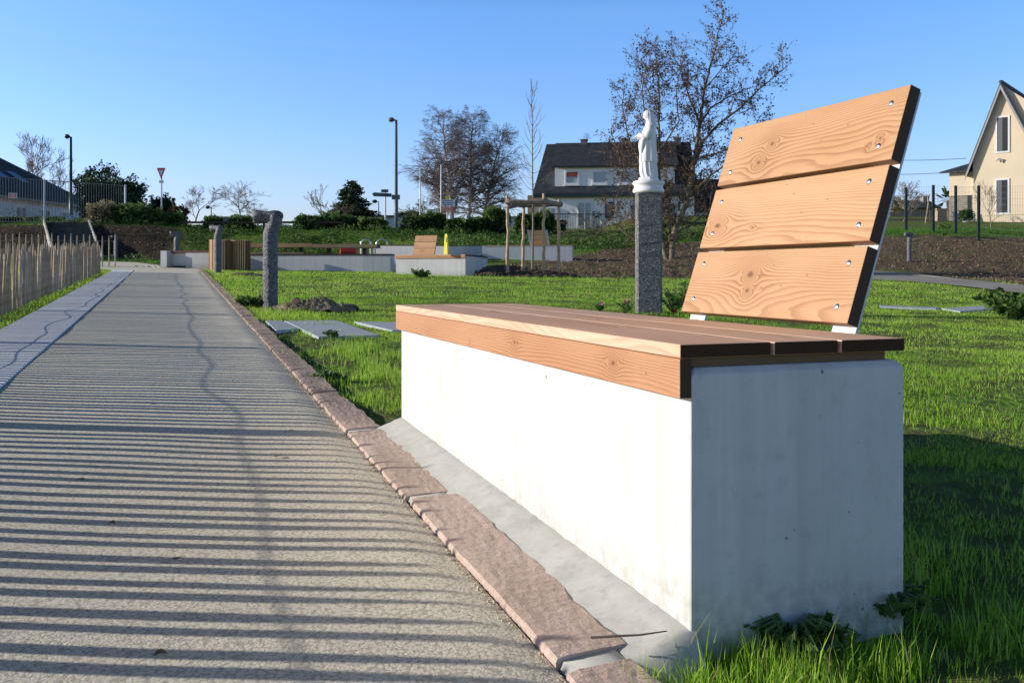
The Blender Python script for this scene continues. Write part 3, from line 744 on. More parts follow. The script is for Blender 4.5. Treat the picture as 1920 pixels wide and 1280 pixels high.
# ------------------------------------------------------------------ statue on its pillar
def granite(name, c1, c2, c3):
    m, nt = newmat(name); P = co(nt)
    v = nt.n('ShaderNodeTexVoronoi', {'Scale': 120.0}); nt.t.links.new(P, v.inputs['Vector'])
    sp = nt.n('ShaderNodeSeparateXYZ'); nt.t.links.new(v.outputs['Color'], sp.inputs[0])
    c = nt.ramp(sp.outputs[0], [(.0, c1), (.45, c2), (.82, c2), (.9, c3)], 'CONSTANT')
    n = nt.noise(P, 5, 4); c = nt.mix(nt.m('MULTIPLY', n, .4), c, c1)
    pbr(nt, c, .85, nt.bump(v.outputs['Distance'], .8, .006)); return m
PY = 10.4; PB = base(1216, PY)
def make_pillar():
    t = thing('stone_pillar', 'square rough grey granite pillar carrying the white statue', 'pillar', PB, R(-4))
    w = .140; H = 1.315
    m = MB(); N = 40; vs = []
    for i in range(N + 1):
        z = -.1 + (H + .1) * i / N
        cc = [(-w, -w), (-w + .02, -w), (w - .02, -w), (w, -w), (w, w), (-w, w)]
        for k, (x, y) in enumerate([(-w, -w + .02), (-w + .02, -w), (w - .02, -w), (w, -w + .02), (w, w - .02), (w - .02, w), (-w + .02, w), (-w, w - .02)]):
            a = .004
            vs.append((x + a * mnoise.noise(Vector((k * 3, 0, z * 14))), y + a * mnoise.noise(Vector((k * 3, 5, z * 14))), z))
    k = 8
    fs = [(i * k + j, i * k + (j + 1) % k, (i + 1) * k + (j + 1) % k, (i + 1) * k + j) for i in range(N) for j in range(k)]
    fs += [tuple(range(N * k, N * k + k))]
    m.add(vs, fs).build('shaft', granite('grey_granite', (.10, .10, .10), (.24, .24, .235), (.58, .57, .54)), t)
    t.location = PB
    s = thing('statue', 'white painted statue of a robed hooded figure holding its hands forward, on a round base', 'statue', PB + Vector((0, 0, H + .001)), R(0))
    # moulded round base
    prof = [(.150, 0), (.168, .006), (.176, .022), (.172, .042), (.162, .056), (.158, .072), (.163, .090), (.176, .100), (.178, .118), (.170, .132), (.150, .140), (.0, .141)]
    MB().lathe(prof, 48).build('round_base', M_white, s, smooth=True)
    MB().lathe([(.116, .138), (.114, .150), (.110, .172), (.100, .178), (.0, .179)], 8).build('plinth', M_white, s, bevel=.003)
    # body: loft, x forward (towards photo left) is negative
    Z0 = .175
    key = [  # z, xf, xb, half width in y, fold amplitude
        (.000, -.070, .104, .088, .10), (.020, -.084, .102, .092, .12), (.078, -.096, .094, .092, .13), (.150, -.097, .088, .090, .10), (.168, -.097, .086, .089, .08),
        (.172, -.101, .096, .097, .09), (.20, -.100, .093, .098, .10), (.335, -.094, .084, .098, .09), (.430, -.086, .080, .100, .07), (.50, -.072, .080, .104, .045),
        (.555, -.052, .078, .100, .03), (.585, -.034, .074, .085, .02), (.610, -.030, .068, .062, .01), (.635, -.030, .064, .046, .0), (.655, -.030, .062, .040, .0)]
    zs = [key[0][0]]; 
    while zs[-1] < key[-1][0]:
        zs.append(min(key[-1][0], zs[-1] + (.004 if .16 < zs[-1] < .18 else .014)))
    K = 96; vs = []
    kz = [k[0] for k in key]
    for z in zs:
        xf, xb, hy, fa = [float(np.interp(z, kz, [k[j] for k in key])) for j in (1, 2, 3, 4)]
        cx, ax = (xf + xb) / 2, (xb - xf) / 2
        for j in range(K):
            a = 2 * pi * j / K
            fold = sin(a * 9 + .6 * sin(z * 9) + .5) * .6 + sin(a * 14 + 1.3 + z * 3) * .4
            if z < .17: fold = sin(a * 12 + .4) * .7 + sin(a * 19 + z * 5) * .3
            fold = math.copysign(abs(fold) ** .7, fold)
            r = 1 + fa * fold * .75
            e = .85
            ca, sa = cos(a), sin(a)
            vs.append((cx + ax * r * math.copysign(abs(ca) ** e, ca), hy * r * math.copysign(abs(sa) ** e, sa), Z0 + z))
    n = len(zs); fs = [(i * K + j, i * K + (j + 1) % K, (i + 1) * K + (j + 1) % K, (i + 1) * K + j) for i in range(n - 1) for j in range(K)]
    fs += [tuple(range((n - 1) * K, n * K)), tuple(range(K))[::-1]]
    m = MB().add(vs, fs)
    # head with face turned down to the left, and hood behind
    hv = []; hf = []; NU, NV = 32, 24; hc = Vector((-.008, 0, Z0 + .692))
    tilt = Matrix.Rotation(R(-14), 3, 'Y')
    for i in range(NV + 1):
        ph = pi * i / NV
        for j in range(NU):
            a = 2 * pi * j / NU
            x, y, z = -sin(ph) * cos(a), sin(ph) * sin(a), cos(ph)
            rx, ry, rz_ = .050, .042, .060
            f = max(0, -x)
            bump = 0
            if f > .5:
                bump += .011 * math.exp(-((y / .16) ** 2 + ((z + .12) / .22) ** 2))        # nose
                bump -= .005 * math.exp(-(((abs(y) - .36) / .15) ** 2 + ((z - .12) / .13) ** 2))  # eyes
                bump += .004 * math.exp(-((y / .3) ** 2 + ((z + .52) / .08) ** 2))        # lips
                bump += .006 * math.exp(-((y / .3) ** 2 + ((z + .85) / .16) ** 2))        # chin
            p = Vector((x * rx - bump, y * ry * (1 - .18 * max(0, -z)), z * rz_))
            hv.append(hc + tilt @ p)
    for i in range(NV):
        for j in range(NU): hf.append((i * NU + j, (i + 1) * NU + j, (i + 1) * NU + (j + 1) % NU, i * NU + (j + 1) % NU))
    m.add(hv, hf)
    o = m.build('robed_body', M_white, s, smooth=True)
    # hair / hood
    hd = MB(); vs = []; fs = []; NU, NV = 30, 22
    for i in range(NV + 1):
        t_ = i / NV; z = Z0 + lerp(.758, .560, t_)
        rr = math.sin(min(1, t_ * 3.6) * pi / 2) ** .7
        for j in range(NU):
            a = lerp(-1.95, 1.95, j / (NU - 1))
            R1 = (.056 + .018 * t_) * rr + .0015; hx = lerp(-.006, .020, t_)
            wob = 1 + .05 * sin(a * 9 + t_ * 3)
            vs.append((hx + R1 * cos(a) * wob * 1.0, R1 * .92 * sin(a) * wob, z))
    for i in range(NV):
        for j in range(NU - 1): fs.append((i * NU + j, (i + 1) * NU + j, (i + 1) * NU + j + 1, i * NU + j + 1))
    hd.add(vs, fs); ho = hd.build('hood', M_white, s, smooth=True)
    sol = ho.modifiers.new('Solidify', 'SOLIDIFY'); sol.thickness = .007
    # arms: wide sleeves and hands
    for sy in (-1, 1):
        am = MB()
        am.tube([(.015, sy * .082, Z0 + .565), (-.005, sy * .098, Z0 + .50), (-.035, sy * .098, Z0 + .435), (-.075, sy * .070, Z0 + .452), (-.112, sy * .040, Z0 + .468)], [.034, .038, .036, .031, .028], 14, flat=1.0)
        am.tube([(-.050, sy * .085, Z0 + .435), (-.070, sy * .072, Z0 + .40), (-.080, sy * .066, Z0 + .34), (-.082, sy * .060, Z0 + .27)], [.030, .032, .024, .010], 12)
        am.build('sleeve', M_white, s, smooth=True)
        hm = MB()
        hm.tube([(-.105, sy * .040, Z0 + .468), (-.128, sy * .026, Z0 + .462), (-.146, sy * .018, Z0 + .450)], [.012, .014, .011], 8)
        for q in range(4):
            yy = sy * .018 + (q - 1.5) * .0062; ln = (.030, .035, .033, .026)[q]
            hm.tube([(-.142, yy, Z0 + .451), (-.142 - ln * .55, yy * .9, Z0 + .443), (-.142 - ln, yy * .8, Z0 + .430)], [.0042, .0038, .0028], 6)
        hm.tube([(-.128, sy * .010, Z0 + .462), (-.145, sy * .004, Z0 + .462), (-.158, sy * .003, Z0 + .455)], [.005, .0045, .003], 6)
        hm.build('hand', M_white, s, smooth=True)
    return t
make_pillar()

# ------------------------------------------------------------------ foliage generators
def leaf_cloud(P, size, tone, name, mat, parent, elong=1.5, up=0.0, loc=None, flat=0.0):
    """one folded diamond per point; P (n,3) local"""
    n = len(P)
    if n == 0: return None
    d = rng.normal(size=(n, 3)); d[:, 2] = d[:, 2] * (1 - flat) + up; d /= np.linalg.norm(d, axis=1)[:, None]
    e = rng.normal(size=(n, 3)); e -= (e * d).sum(1)[:, None] * d; e /= np.linalg.norm(e, axis=1)[:, None]
    s = size * rng.uniform(.6, 1.35, n)[:, None]
    nrm = np.cross(d, e)
    a = P - d * s * elong * .5; b = P + d * s * elong * .5
    l = P + e * s * .5 + nrm * s * .12; r = P - e * s * .5 + nrm * s * .12
    V = np.stack([a, l, b, r], 1).reshape(-1, 3)
    loops = np.arange(4 * n); T = np.repeat(np.clip(tone + rng.normal(0, .12, n), 0, 1), 4)
    return raw(name, V, np.full(n, 4), loops, mat, parent, T, loc=loc)
def segs_mesh(S, name, mat, parent, k=3):
    """S: array (n,8): p0 xyz, r0, p1 xyz, r1"""
    S = np.array(S, float)
    if len(S) == 0: return None
    p0, r0, p1, r1 = S[:, 0:3], S[:, 3], S[:, 4:7], S[:, 7]
    d = p1 - p0; d /= np.maximum(np.linalg.norm(d, axis=1), 1e-6)[:, None]
    ref = np.where(np.abs(d[:, 2:3]) < .9, np.array([[0, 0, 1.]]), np.array([[1., 0, 0]]))
    a = np.cross(d, ref); a /= np.linalg.norm(a, axis=1)[:, None]; b = np.cross(d, a)
    V = []
    for (p, r) in ((p0, r0), (p1, r1)):
        for j in range(k):
            th = 2 * pi * j / k; V.append(p + (a * cos(th) + b * sin(th)) * r[:, None])
    V = np.stack(V, 1).reshape(-1, 3); n = len(S)
    base_i = np.arange(n)[:, None] * (2 * k)
    fs = [np.concatenate([base_i + j, base_i + (j + 1) % k, base_i + k + (j + 1) % k, base_i + k + j], 1) for j in range(k)]
    loops = np.stack(fs, 1).reshape(-1)
    return raw(name, V, np.full(n * k, 4), loops, mat, parent, smooth=True)
def grow(rnd, p, d, ln, r, depth, maxd, out, tips, spread=.6, up=.15, shrink=.74, nb=(2, 3), segs=3, wig=.16, droop=0.0, side=.5):
    q = p.copy(); dd = d.copy(); rr = r
    for i in range(segs):
        dd = (dd + Vector((rnd.gauss(0, wig), rnd.gauss(0, wig), rnd.gauss(0, wig) + up * .3 - droop * (depth / maxd)))).normalized()
        q2 = q + dd * ln / segs; r2 = rr * (1 - .28 / segs * 1.2)
        out.append((*q, rr, *q2, r2)); q = q2; rr = r2
        if depth >= maxd - 2: tips.append(tuple(q))
        if depth < maxd and rnd.random() < side and i < segs - 1:
            ax = Vector((rnd.gauss(0, 1), rnd.gauss(0, 1), rnd.gauss(0, .5))); ax = (ax - dd * ax.dot(dd)).normalized()
            nd = (dd * cos(spread * 1.2) + ax * sin(spread * 1.2)).normalized()
            grow(rnd, q, nd, ln * shrink * .8, rr * .55, depth + 1, maxd, out, tips, spread, up, shrink, nb, segs, wig, droop, side)
    if depth >= maxd: return
    n = rnd.randint(*nb); ph = rnd.uniform(0, 2 * pi)
    for k in range(n):
        ref = Vector((0, 0, 1)) if abs(dd.z) < .9 else Vector((1, 0, 0))
        a = dd.cross(ref).normalized(); b = dd.cross(a)
        an = ph + 2 * pi * k / n; sp_ = spread * rnd.uniform(.4, 1.1)
        nd = (dd * cos(sp_) + (a * cos(an) + b * sin(an)) * sin(sp_)); nd.z += up * .5; nd.normalize()
        grow(rnd, q, nd, ln * shrink * rnd.uniform(.8, 1.15), rr * .72, depth + 1, maxd, out, tips, spread, up, shrink, nb, segs, wig, droop, side)
def split_tree(t, S, thr, mt, mc, k=6):
    S = np.array(S); big = S[:, 3] > thr
    segs_mesh(S[big], 'trunk', mt, t, k); segs_mesh(S[~big], 'crown', mc, t, 3)

def bare_tree(name, label, x, Y, H, seed, mt, mc, depth=6, ln=.24, r=.02, minr=.006, group=None, z=None, leaves=None, spread=.55, up=.25, droop=0., d0=(0, 0, 1), nb=(2, 3), side=.5, squash=1.0):
    rnd = random.Random(seed); b = base(x, Y)
    if z is not None: b.z = z
    t = thing(name, label, 'tree', b, 0, group); S = []; tips = []
    grow(rnd, Vector((0, 0, -.15)), Vector(d0).normalized(), H * ln, H * r, 0, depth, S, tips, spread, up, .76, nb, 3, .13, droop, side)
    S = np.array(S); top = S[:, 6].max(); k = H / top
    S[:, [0, 1, 2, 4, 5, 6]] *= k; S[:, [0, 1, 4, 5]] *= squash
    S[:, 3] = np.maximum(S[:, 3], minr); S[:, 7] = np.maximum(S[:, 7], minr * .8)
    split_tree(t, S, H * r * .28, mt, mc)
    if leaves:
        T = np.array(tips) * k; T[:, :2] *= squash; n, size, mat = leaves
        P = T[rng.integers(0, len(T), n)] + rng.normal(0, H * .008, (n, 3))
        leaf_cloud(P, size, rng.uniform(.2, .8, n), 'leaves', mat, t)
    return t

def make_alder():
    """two-stemmed tree still holding withered leaves"""
    Y = 30.0; b = base(1255, Y); k = Y / F
    b.z = CAM - (487 - HZ) * k
    t = thing('alder_tree', 'multi-stemmed tree with withered brown leaves on tilled soil behind the pillar', 'tree', b)
    def L(px, py, dy=0.): return Vector(((px - 1255) * k, dy, (487 - py) * k))
    stems = [([(1258, 490), (1262, 440), (1288, 380), (1302, 300), (1312, 230), (1322, 160), (1340, 95), (1352, 40), (1356, 16)], .115, 0),
             ([(1250, 490), (1240, 430), (1236, 360), (1238, 290), (1240, 215), (1240, 150), (1236, 100), (1228, 70)], .085, .5),
             ([(1300, 310), (1318, 265), (1345, 235), (1385, 205), (1425, 165), (1468, 130)], .06, -.4),
             ([(1312, 240), (1335, 200), (1375, 175), (1420, 155)], .04, .6),
             ([(1290, 370), (1330, 330), (1370, 300), (1400, 280)], .05, -.9),
             ([(1302, 300), (1350, 285), (1400, 265), (1440, 205)], .035, .4),
             ([(1237, 360), (1205, 310), (1180, 250), (1172, 190), (1178, 150)], .045, .8),
             ([(1239, 290), (1210, 240), (1200, 180), (1206, 130)], .035, -.6),
             ([(1240, 215), (1215, 170), (1196, 120), (1222, 90)], .028, .2),
             ([(1245, 400), (1205, 370), (1165, 330), (1140, 250)], .04, -.8),
             ([(1250, 450), (1200, 420), (1160, 400), (1140, 370)], .03, .7),
             ([(1312, 230), (1290, 170), (1280, 120), (1262, 90)], .04, .5),
             ([(1322, 165), (1352, 130), (1372, 105)], .025, -.4),
             ([(1262, 440), (1300, 420), (1340, 390), (1350, 340)], .035, .9),
             ([(1238, 280), (1270, 230), (1262, 170), (1275, 110)], .03, -.7),
             ([(1252, 470), (1220, 450), (1185, 440), (1165, 420)], .02, 1.1),
             ([(1255, 480), (1262, 420), (1250, 350), (1262, 300)], .04, 1.2)]
    rnd = random.Random(5); S = []; tips = []; tl = []
    for pts, r, dy in stems:
        n = len(pts); P = [L(x, y, dy * i / n * 1.6) for i, (x, y) in enumerate(pts)]
        # resample with wiggle
        Q = []
        for i in range(n - 1):
            m_ = max(2, int((P[i + 1] - P[i]).length / .18))
            for j in range(m_): Q.append(P[i].lerp(P[i + 1], j / m_) + Vector((rnd.gauss(0, .014), rnd.gauss(0, .02), 0)))
        Q.append(P[-1]); N = len(Q)
        for i in range(N - 1):
            r0 = lerp(r, .012, (i / N) ** .8); r1 = lerp(r, .012, ((i + 1) / N) ** .8)
            S.append((*Q[i], r0, *Q[i + 1], r1))
            hgt = Q[i].z
            if i > 1 or r < .06:
                for _ in range(2 if hgt < 1.0 else 3):
                    if rnd.random() < (.85 if i > N * .15 else .6):
                        d = (Q[i + 1] - Q[i]).normalized(); ax = Vector((rnd.gauss(0, 1), rnd.gauss(0, 1), rnd.gauss(0, .6)))
                        ax = (ax - d * ax.dot(d)).normalized(); nd = (d * .55 + ax * .85).normalized()
                        tp = []
                        grow(rnd, Q[i], nd, rnd.uniform(.22, .50), max(.009, r0 * .35), 2, 4, S, tp, .55, .10, .72, (1, 2), 3, .16, .0, .45)
                        tips += tp; 
    S = np.array(S); S[:, 3] = np.maximum(S[:, 3], .0055); S[:, 7] = np.maximum(S[:, 7], .0045)
    split_tree(t, S, .022, M_alderbark, M_twigdark)
    T = np.array(tips)
    wgt = np.ones(len(T)); 
    n = 19000
    idx = rng.choice(len(T), n, p=wgt / wgt.sum())
    P = T[idx] + rng.normal(0, .05, (n, 3))
    leaf_cloud(P, .046, rng.uniform(.1, .9, n), 'leaves', M_dead, t, 1.3)
make_alder()

def make_birch(label, x, Y, H, seed, d0=(0, 0, 1), w=.30):
    rnd = random.Random(seed); b = base(x, Y); b.z = CAM - (416 - HZ) * Y / F - .3
    t = thing('birch_tree', label, 'tree', b, 0, 'bare birches by the sign board'); S = []; tips = []
    p = Vector((0, 0, 0)); d = Vector(d0).normalized(); r = .15; N = 30; pts = [p]
    for i in range(N):
        d = (d + Vector((rnd.gauss(0, .05), rnd.gauss(0, .05), .04))).normalized(); q = p + d * H / N
        r2 = lerp(.15, .015, ((i + 1) / N)); S.append((*p, r, *q, r2)); p, r = q, r2
        if i > 2:
            f = i / N
            for _ in range(4 if i > 5 else 2):
                a = rnd.uniform(0, 2 * pi); e = rnd.uniform(.0, .75)
                nd = Vector((cos(a) * cos(e), sin(a) * cos(e), sin(e)))
                l = H * w * .42 * (1 - .75 * abs(f - .38) ** 1.0) * rnd.uniform(.6, 1.1) * (1 - f * .45)
                grow(rnd, p, nd, l, r * .35 + .006, 1, 4, S, tips, .5, .12, .66, (2, 4), 3, .12, .14, .7)
    S = np.array(S); S[:, 3] = np.maximum(S[:, 3], .0055); S[:, 7] = np.maximum(S[:, 7], .0045)
    split_tree(t, S, .045, M_birch, M_twig)
make_birch('leftmost bare birch, its fine twigs drooping over the flag poles', 849, 56, 7.0, 3, (-.05, 0, 1), .58)
make_birch('middle bare birch with white trunk', 878, 57, 7.3, 4, (.03, 0, 1), .50)
make_birch('right-hand bare birch, thickest crown of the group', 905, 58, 6.0, 9, (.1, 0, 1), .62)
make_birch('thin bare birch leaning behind the direction board', 838, 60, 4.6, 12, (-.12, 0, 1), .38)

bare_tree('bare_tree', 'bare spreading tree beyond the hedge, left of the two in the gap', 366, 95, 3.9, 21, M_barkgrey, M_twig, 5, .24, .022, .014, z=CAM + .105 * 50, up=.2, nb=(2, 3), spread=.6, squash=1.3)
bare_tree('bare_tree', 'wide bare tree beyond the hedge behind the timber rail', 452, 95, 4.3, 22, M_barkgrey, M_twigtan, 5, .20, .022, .014, z=CAM + .105 * 50, up=.1, spread=.7, squash=1.75)
bare_tree('bare_tree', 'bare tree rising behind the dark roof of the white bungalow', 52, 82, 6.0, 23, M_barkgrey, M_twig, 6, .2, .02, .012, z=CAM + 6.4, up=.25, spread=.5)
bare_tree('bare_tree', 'small thin bare tree beside the roof end of the bungalow', 113, 82, 4.2, 24, M_barkgrey, M_twig, 4, .28, .016, .012, z=CAM + 6.4, up=.3, spread=.4)
bare_tree('bare_tree', 'low bare tree behind the bungalow roof slope', 88, 83, 3.5, 26, M_barkgrey, M_twig, 5, .22, .016, .012, z=CAM + 6.3, up=.2, spread=.55, squash=1.3)
bare_tree('bare_tree', 'feathery bare tree against the cedar', 607, 84, 3.4, 25, M_barkgrey, M_twig, 5, .24, .018, .013, z=CAM + 4.6, up=.3, spread=.5)
bare_tree('bare_tree', 'thin bare sapling on the lawn of the cream house', 1857, 50, 2.6, 31, M_barkgrey, M_twigtan, 4, .30, .012, .007, up=.3, spread=.5)
bare_tree('bare_bush', 'tall leafless bush in front of the tan shed', 1693, 58, 2.6, 32, M_barkgrey, M_twigtan, 5, .22, .012, .009, up=.2, spread=.5, squash=1.5)
bare_tree('bare_bush', 'tangled leafless shrub at the foot of the grass bank left of the pillar', 1165, 36, 1.6, 33, M_bark, M_twigdark, 5, .2, .012, .008, up=.05, spread=.7, squash=1.6)
bare_tree('bare_bush', 'low brown bare shrub among the small birch trunks', 800, 58, 1.9, 34, M_bark, M_twigdark, 5, .2, .012, .01, up=.15, spread=.6, squash=1.5)
bare_tree('bare_bush', 'brown bare shrub in front of the cedar', 650, 74, 2.3, 35, M_bark, M_twigdark, 5, .2, .014, .014, z=CAM + 3.4, up=.15, spread=.6, squash=1.9)

def make_sapling():
    Y = 23.4; b = base(998, Y); H = (511 - 145) * Y / F + .68 - b.z
    t = thing('young_tree', 'slender young bare tree tied between four chestnut stakes', 'tree', b)
    rnd = random.Random(8); S = []; tips = []; p = Vector((0, 0, -.1)); N = 34; r = .036
    d = Vector((0, 0, 1))
    for i in range(N):
        d = (d + Vector((rnd.gauss(0, .012), rnd.gauss(0, .012), .1))).normalized()
        q = p + d * (H + .1) / N; r2 = lerp(.036, .005, (i + 1) / N); S.append((*p, r, *q, r2)); p, r = q, r2
        z = p.z
        if z > 2.05 and i < N - 2:
            f = (z - 2) / (H - 2)
            for _ in range(2):
                a = rnd.uniform(0, 2 * pi); e = lerp(.2, 1.05, min(1, f * 1.2)) + rnd.uniform(-.2, .2)
                nd = Vector((cos(a) * cos(e), sin(a) * cos(e), sin(e)))
                l = lerp(.62, .22, f) * rnd.uniform(.6, 1.1)
                grow(rnd, p, nd, l, .008, 3, 4, S, tips, .35, .5, .6, (1, 2), 4, .10, 0, .35)
    S = np.array(S); S[:, 3] = np.maximum(S[:, 3], .0042); S[:, 7] = np.maximum(S[:, 7], .0035)
    split_tree(t, S, .012, M_barkgrey, M_twigtan)
    # stakes: one frame
    f = thing('tree_stakes', 'square frame of four chestnut stakes with log rails round the young tree', 'tree stakes', b)
    st = [(952, 23.0, 366, 0), (1020, 23.0, 363, 1), (981, 23.9, 386, 2), (1048, 23.9, 374, 3)]
    tops = []
    for x, y, py, k in st:
        B = base(x, y) - b; T = at(x, py, y) - b
        pts = []; rad = []
        for i in range(12):
            q = B.lerp(T, i / 11) + Vector((rnd.gauss(0, .009), rnd.gauss(0, .009), 0)); 
            if i == 0: q.z -= .15
            pts.append(q); rad.append(lerp(.046, .036, i / 11) * rnd.uniform(.93, 1.07))
        MB().tube(pts, rad, 10).build('stake', M_pole, f, smooth=True); tops.append(T)
    def rail(a, b_, r, name='rail'):
        pts = []; 
        for i in range(9): pts.append(a.lerp(b_, i / 8) + Vector((0, 0, rnd.gauss(0, .006))))
        MB().tube(pts, [r * rnd.uniform(.93, 1.06) for _ in pts], 10).build(name, M_poledark, f, smooth=True)
    def pt(x, y, py): return at(x, py, y) - b
    rail(pt(947, 22.93, 379), pt(1028, 22.93, 378), .062)
    rail(pt(1022, 22.9, 378), pt(1052, 23.98, 383), .058)
    rail(pt(952, 22.95, 388), pt(982, 23.95, 384), .05)
    rail(pt(975, 23.85, 386), pt(1054, 23.85, 384), .05)
    # heap of loose earth round the trunk
    vs = []; n = 40; c = base(1003, 23.3)
    for i in range(n + 1):
        for j in range(n + 1):
            x, y = (i / n - .5) * 2.3, (j / n - .5) * 1.8
            rr = math.hypot(x / 1.15, y / .9); z = .17 * max(0, 1 - rr) ** .8 + (.05 * mnoise.noise(Vector((x * 7, y * 7, 1))) + .03 * mnoise.noise(Vector((x * 19, y * 19, 1)))) * min(1, max(0, 1.1 - rr) * 3) - (.08 if rr > 1 else .0)
            vs.append((x, y, z))
    fs = [(i * (n + 1) + j, (i + 1) * (n + 1) + j, (i + 1) * (n + 1) + j + 1, i * (n + 1) + j + 1) for i in range(n) for j in range(n)]
    o = MB().add(vs, fs).build('earth_mound', M_earth, loc=c); tag(o, 'dark loose earth mounded round the foot of the young tree', 'earth mound')
M_earth = mottled('dark_loose_earth', (.055, .036, .024), (.13, .09, .06), 8, .95, .9, 30, .03)
M_earth2 = mottled('dry_crumbly_earth', (.12, .09, .05), (.33, .27, .19), 6, .95, .9, 40, .03)
make_sapling()

def mound(x, y, wx, wy, h, label, seed, mat=None):
    c = gp(x, y); n = 56; vs = []
    for i in range(n + 1):
        for j in range(n + 1):
            u, v = (i / n - .5) * 2, (j / n - .5) * 2
            rr = math.hypot(u, v) + .25 * mnoise.noise(Vector((u * 2, v * 2, seed)))
            nz = .5 * mnoise.noise(Vector((u * 4, v * 3, seed))) + .35 * mnoise.noise(Vector((u * 10, v * 9, seed))) + .2 * abs(mnoise.noise(Vector((u * 24, v * 20, seed))))
            z = h * (max(0, 1 - rr) ** .6) * (1 + nz * 1.1) - (.06 if rr > 1 else 0)
            vs.append((u * wx, v * wy, z))
    fs = [(i * (n + 1) + j, (i + 1) * (n + 1) + j, (i + 1) * (n + 1) + j + 1, i * (n + 1) + j + 1) for i in range(n) for j in range(n)]
    o = MB().add(vs, fs).build('dirt_heap', mat or M_earth2, loc=c); tag(o, label, 'dirt heap')
mound(592, 581, .44, .22, .115, 'crumbly heap of dug earth on the lawn beside the nearest wrapped bollard', 1.3)
mound(462, 516, .34, .25, .06, 'small flat earth heap on the lawn in front of the timber bins', 4.3)

def shrub(name, label, x0, x1, ytop, ybase, Y, n, leaf, mat, cat='shrub', group=None, seed=0, core=True, depth=None, tone=.45, lump=.22, dz=0.0, stems=True):
    k = Y / F; w = (x1 - x0) * k / 2; H = (ybase - ytop) * k; X = ((x0 + x1) / 2 - 960) * k
    b = Vector((X, Y, CAM - (ybase - HZ) * k + dz))
    t = thing(name, label, cat, b, 0, group)
    dpt = depth or max(w * .7, .5)
    th = rng.uniform(0, 2 * pi, n); cz = rng.uniform(-1, 1, n); r = rng.uniform(.62, 1.0, n) ** .6
    sq = np.sqrt(1 - cz ** 2); dx, dy, dz_ = sq * np.cos(th), sq * np.sin(th), cz
    lum = np.array([mnoise.noise(Vector((a * 2.3 + seed, b_ * 2.3, c * 2.3))) + .5 * mnoise.noise(Vector((a * 5.5, b_ * 5.5 + seed, c * 5.5))) for a, b_, c in zip(dx, dy, dz_)])
    rr = r * (1 + lum * lump * 2.0)
    # boxy superellipsoid
    e = .75
    P = np.stack([np.sign(dx) * np.abs(dx) ** e * rr * w, np.sign(dy) * np.abs(dy) ** e * rr * dpt, H * .5 + np.sign(dz_) * np.abs(dz_) ** e * rr * H * .5], 1)
    tn = np.clip(tone + lum * .9 + dz_ * .12, 0, 1)
    leaf_cloud(P, leaf, tn, 'foliage', mat, t, 1.5)
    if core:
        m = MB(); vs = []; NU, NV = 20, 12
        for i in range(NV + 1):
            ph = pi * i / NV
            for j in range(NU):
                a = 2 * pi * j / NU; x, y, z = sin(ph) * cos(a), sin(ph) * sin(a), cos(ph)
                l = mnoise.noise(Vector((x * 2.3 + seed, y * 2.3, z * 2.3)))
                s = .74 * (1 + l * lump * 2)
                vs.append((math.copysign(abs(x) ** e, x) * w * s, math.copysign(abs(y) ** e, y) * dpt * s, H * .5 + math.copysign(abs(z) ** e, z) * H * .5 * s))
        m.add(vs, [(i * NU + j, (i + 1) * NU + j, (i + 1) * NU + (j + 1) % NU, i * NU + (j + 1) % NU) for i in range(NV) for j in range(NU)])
        m.build('shaded_core', M_shade, t, smooth=True)  # solid core, shade between the leaves put into its dark colour
    return t
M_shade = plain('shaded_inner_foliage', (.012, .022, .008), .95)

HG = 'evergreen shrubs along the top of the bank'
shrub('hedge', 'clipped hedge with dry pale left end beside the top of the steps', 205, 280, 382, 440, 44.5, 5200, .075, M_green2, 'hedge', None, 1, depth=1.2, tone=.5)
shrub('hedge', 'dry pale brown leaf mass at the left end of the clipped hedge', 166, 222, 380, 436, 44.0, 3600, .07, M_palebrown, 'hedge', None, 2, depth=.9, tone=.45)  # left end takes paler, browner leaves than the rest of the hedge
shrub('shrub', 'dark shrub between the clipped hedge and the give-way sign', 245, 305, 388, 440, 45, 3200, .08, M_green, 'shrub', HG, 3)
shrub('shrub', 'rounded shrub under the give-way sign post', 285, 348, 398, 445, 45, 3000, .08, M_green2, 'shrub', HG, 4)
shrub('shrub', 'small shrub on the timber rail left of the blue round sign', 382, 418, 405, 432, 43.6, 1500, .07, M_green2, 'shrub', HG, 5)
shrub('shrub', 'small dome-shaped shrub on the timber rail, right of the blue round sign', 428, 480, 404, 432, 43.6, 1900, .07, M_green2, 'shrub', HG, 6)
sh = [(552, 602, 404, 438), (596, 648, 400, 438), (640, 690, 408, 440), (672, 726, 408, 442), (752, 808, 405, 440), (792, 838, 398, 440), (834, 880, 410, 442), (872, 912, 408, 442), (905, 955, 388, 446), (966, 1000, 400, 440), (1000, 1040, 396, 442), (1022, 1062, 412, 442)]
lab = ['dark shrub at the right end of the timber rail', 'rounded shrub below the feathery bare tree', 'low shrub below the cedar', 'wide shrub left of the sign posts, below the cedar', 'bushy shrub right of the tall lamp post',
       'tallest shrub beside the white flag poles', 'low dark shrub under the direction board', 'low shrub under the birches', 'large bright laurel left of the staked tree', 'shrub seen between the tree stakes', 'bright shrub behind the right tree stake', 'small shrub in front of the balcony railing']
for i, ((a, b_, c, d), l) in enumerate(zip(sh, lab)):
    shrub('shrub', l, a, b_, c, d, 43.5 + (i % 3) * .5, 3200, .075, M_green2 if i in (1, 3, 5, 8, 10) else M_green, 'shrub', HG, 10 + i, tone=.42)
shrub('evergreen_tree', 'dark domed evergreen tree left of the give-way sign', 158, 275, 335, 425, 62, 9000, .12, M_pine, 'tree', None, 31, lump=.3, tone=.5)
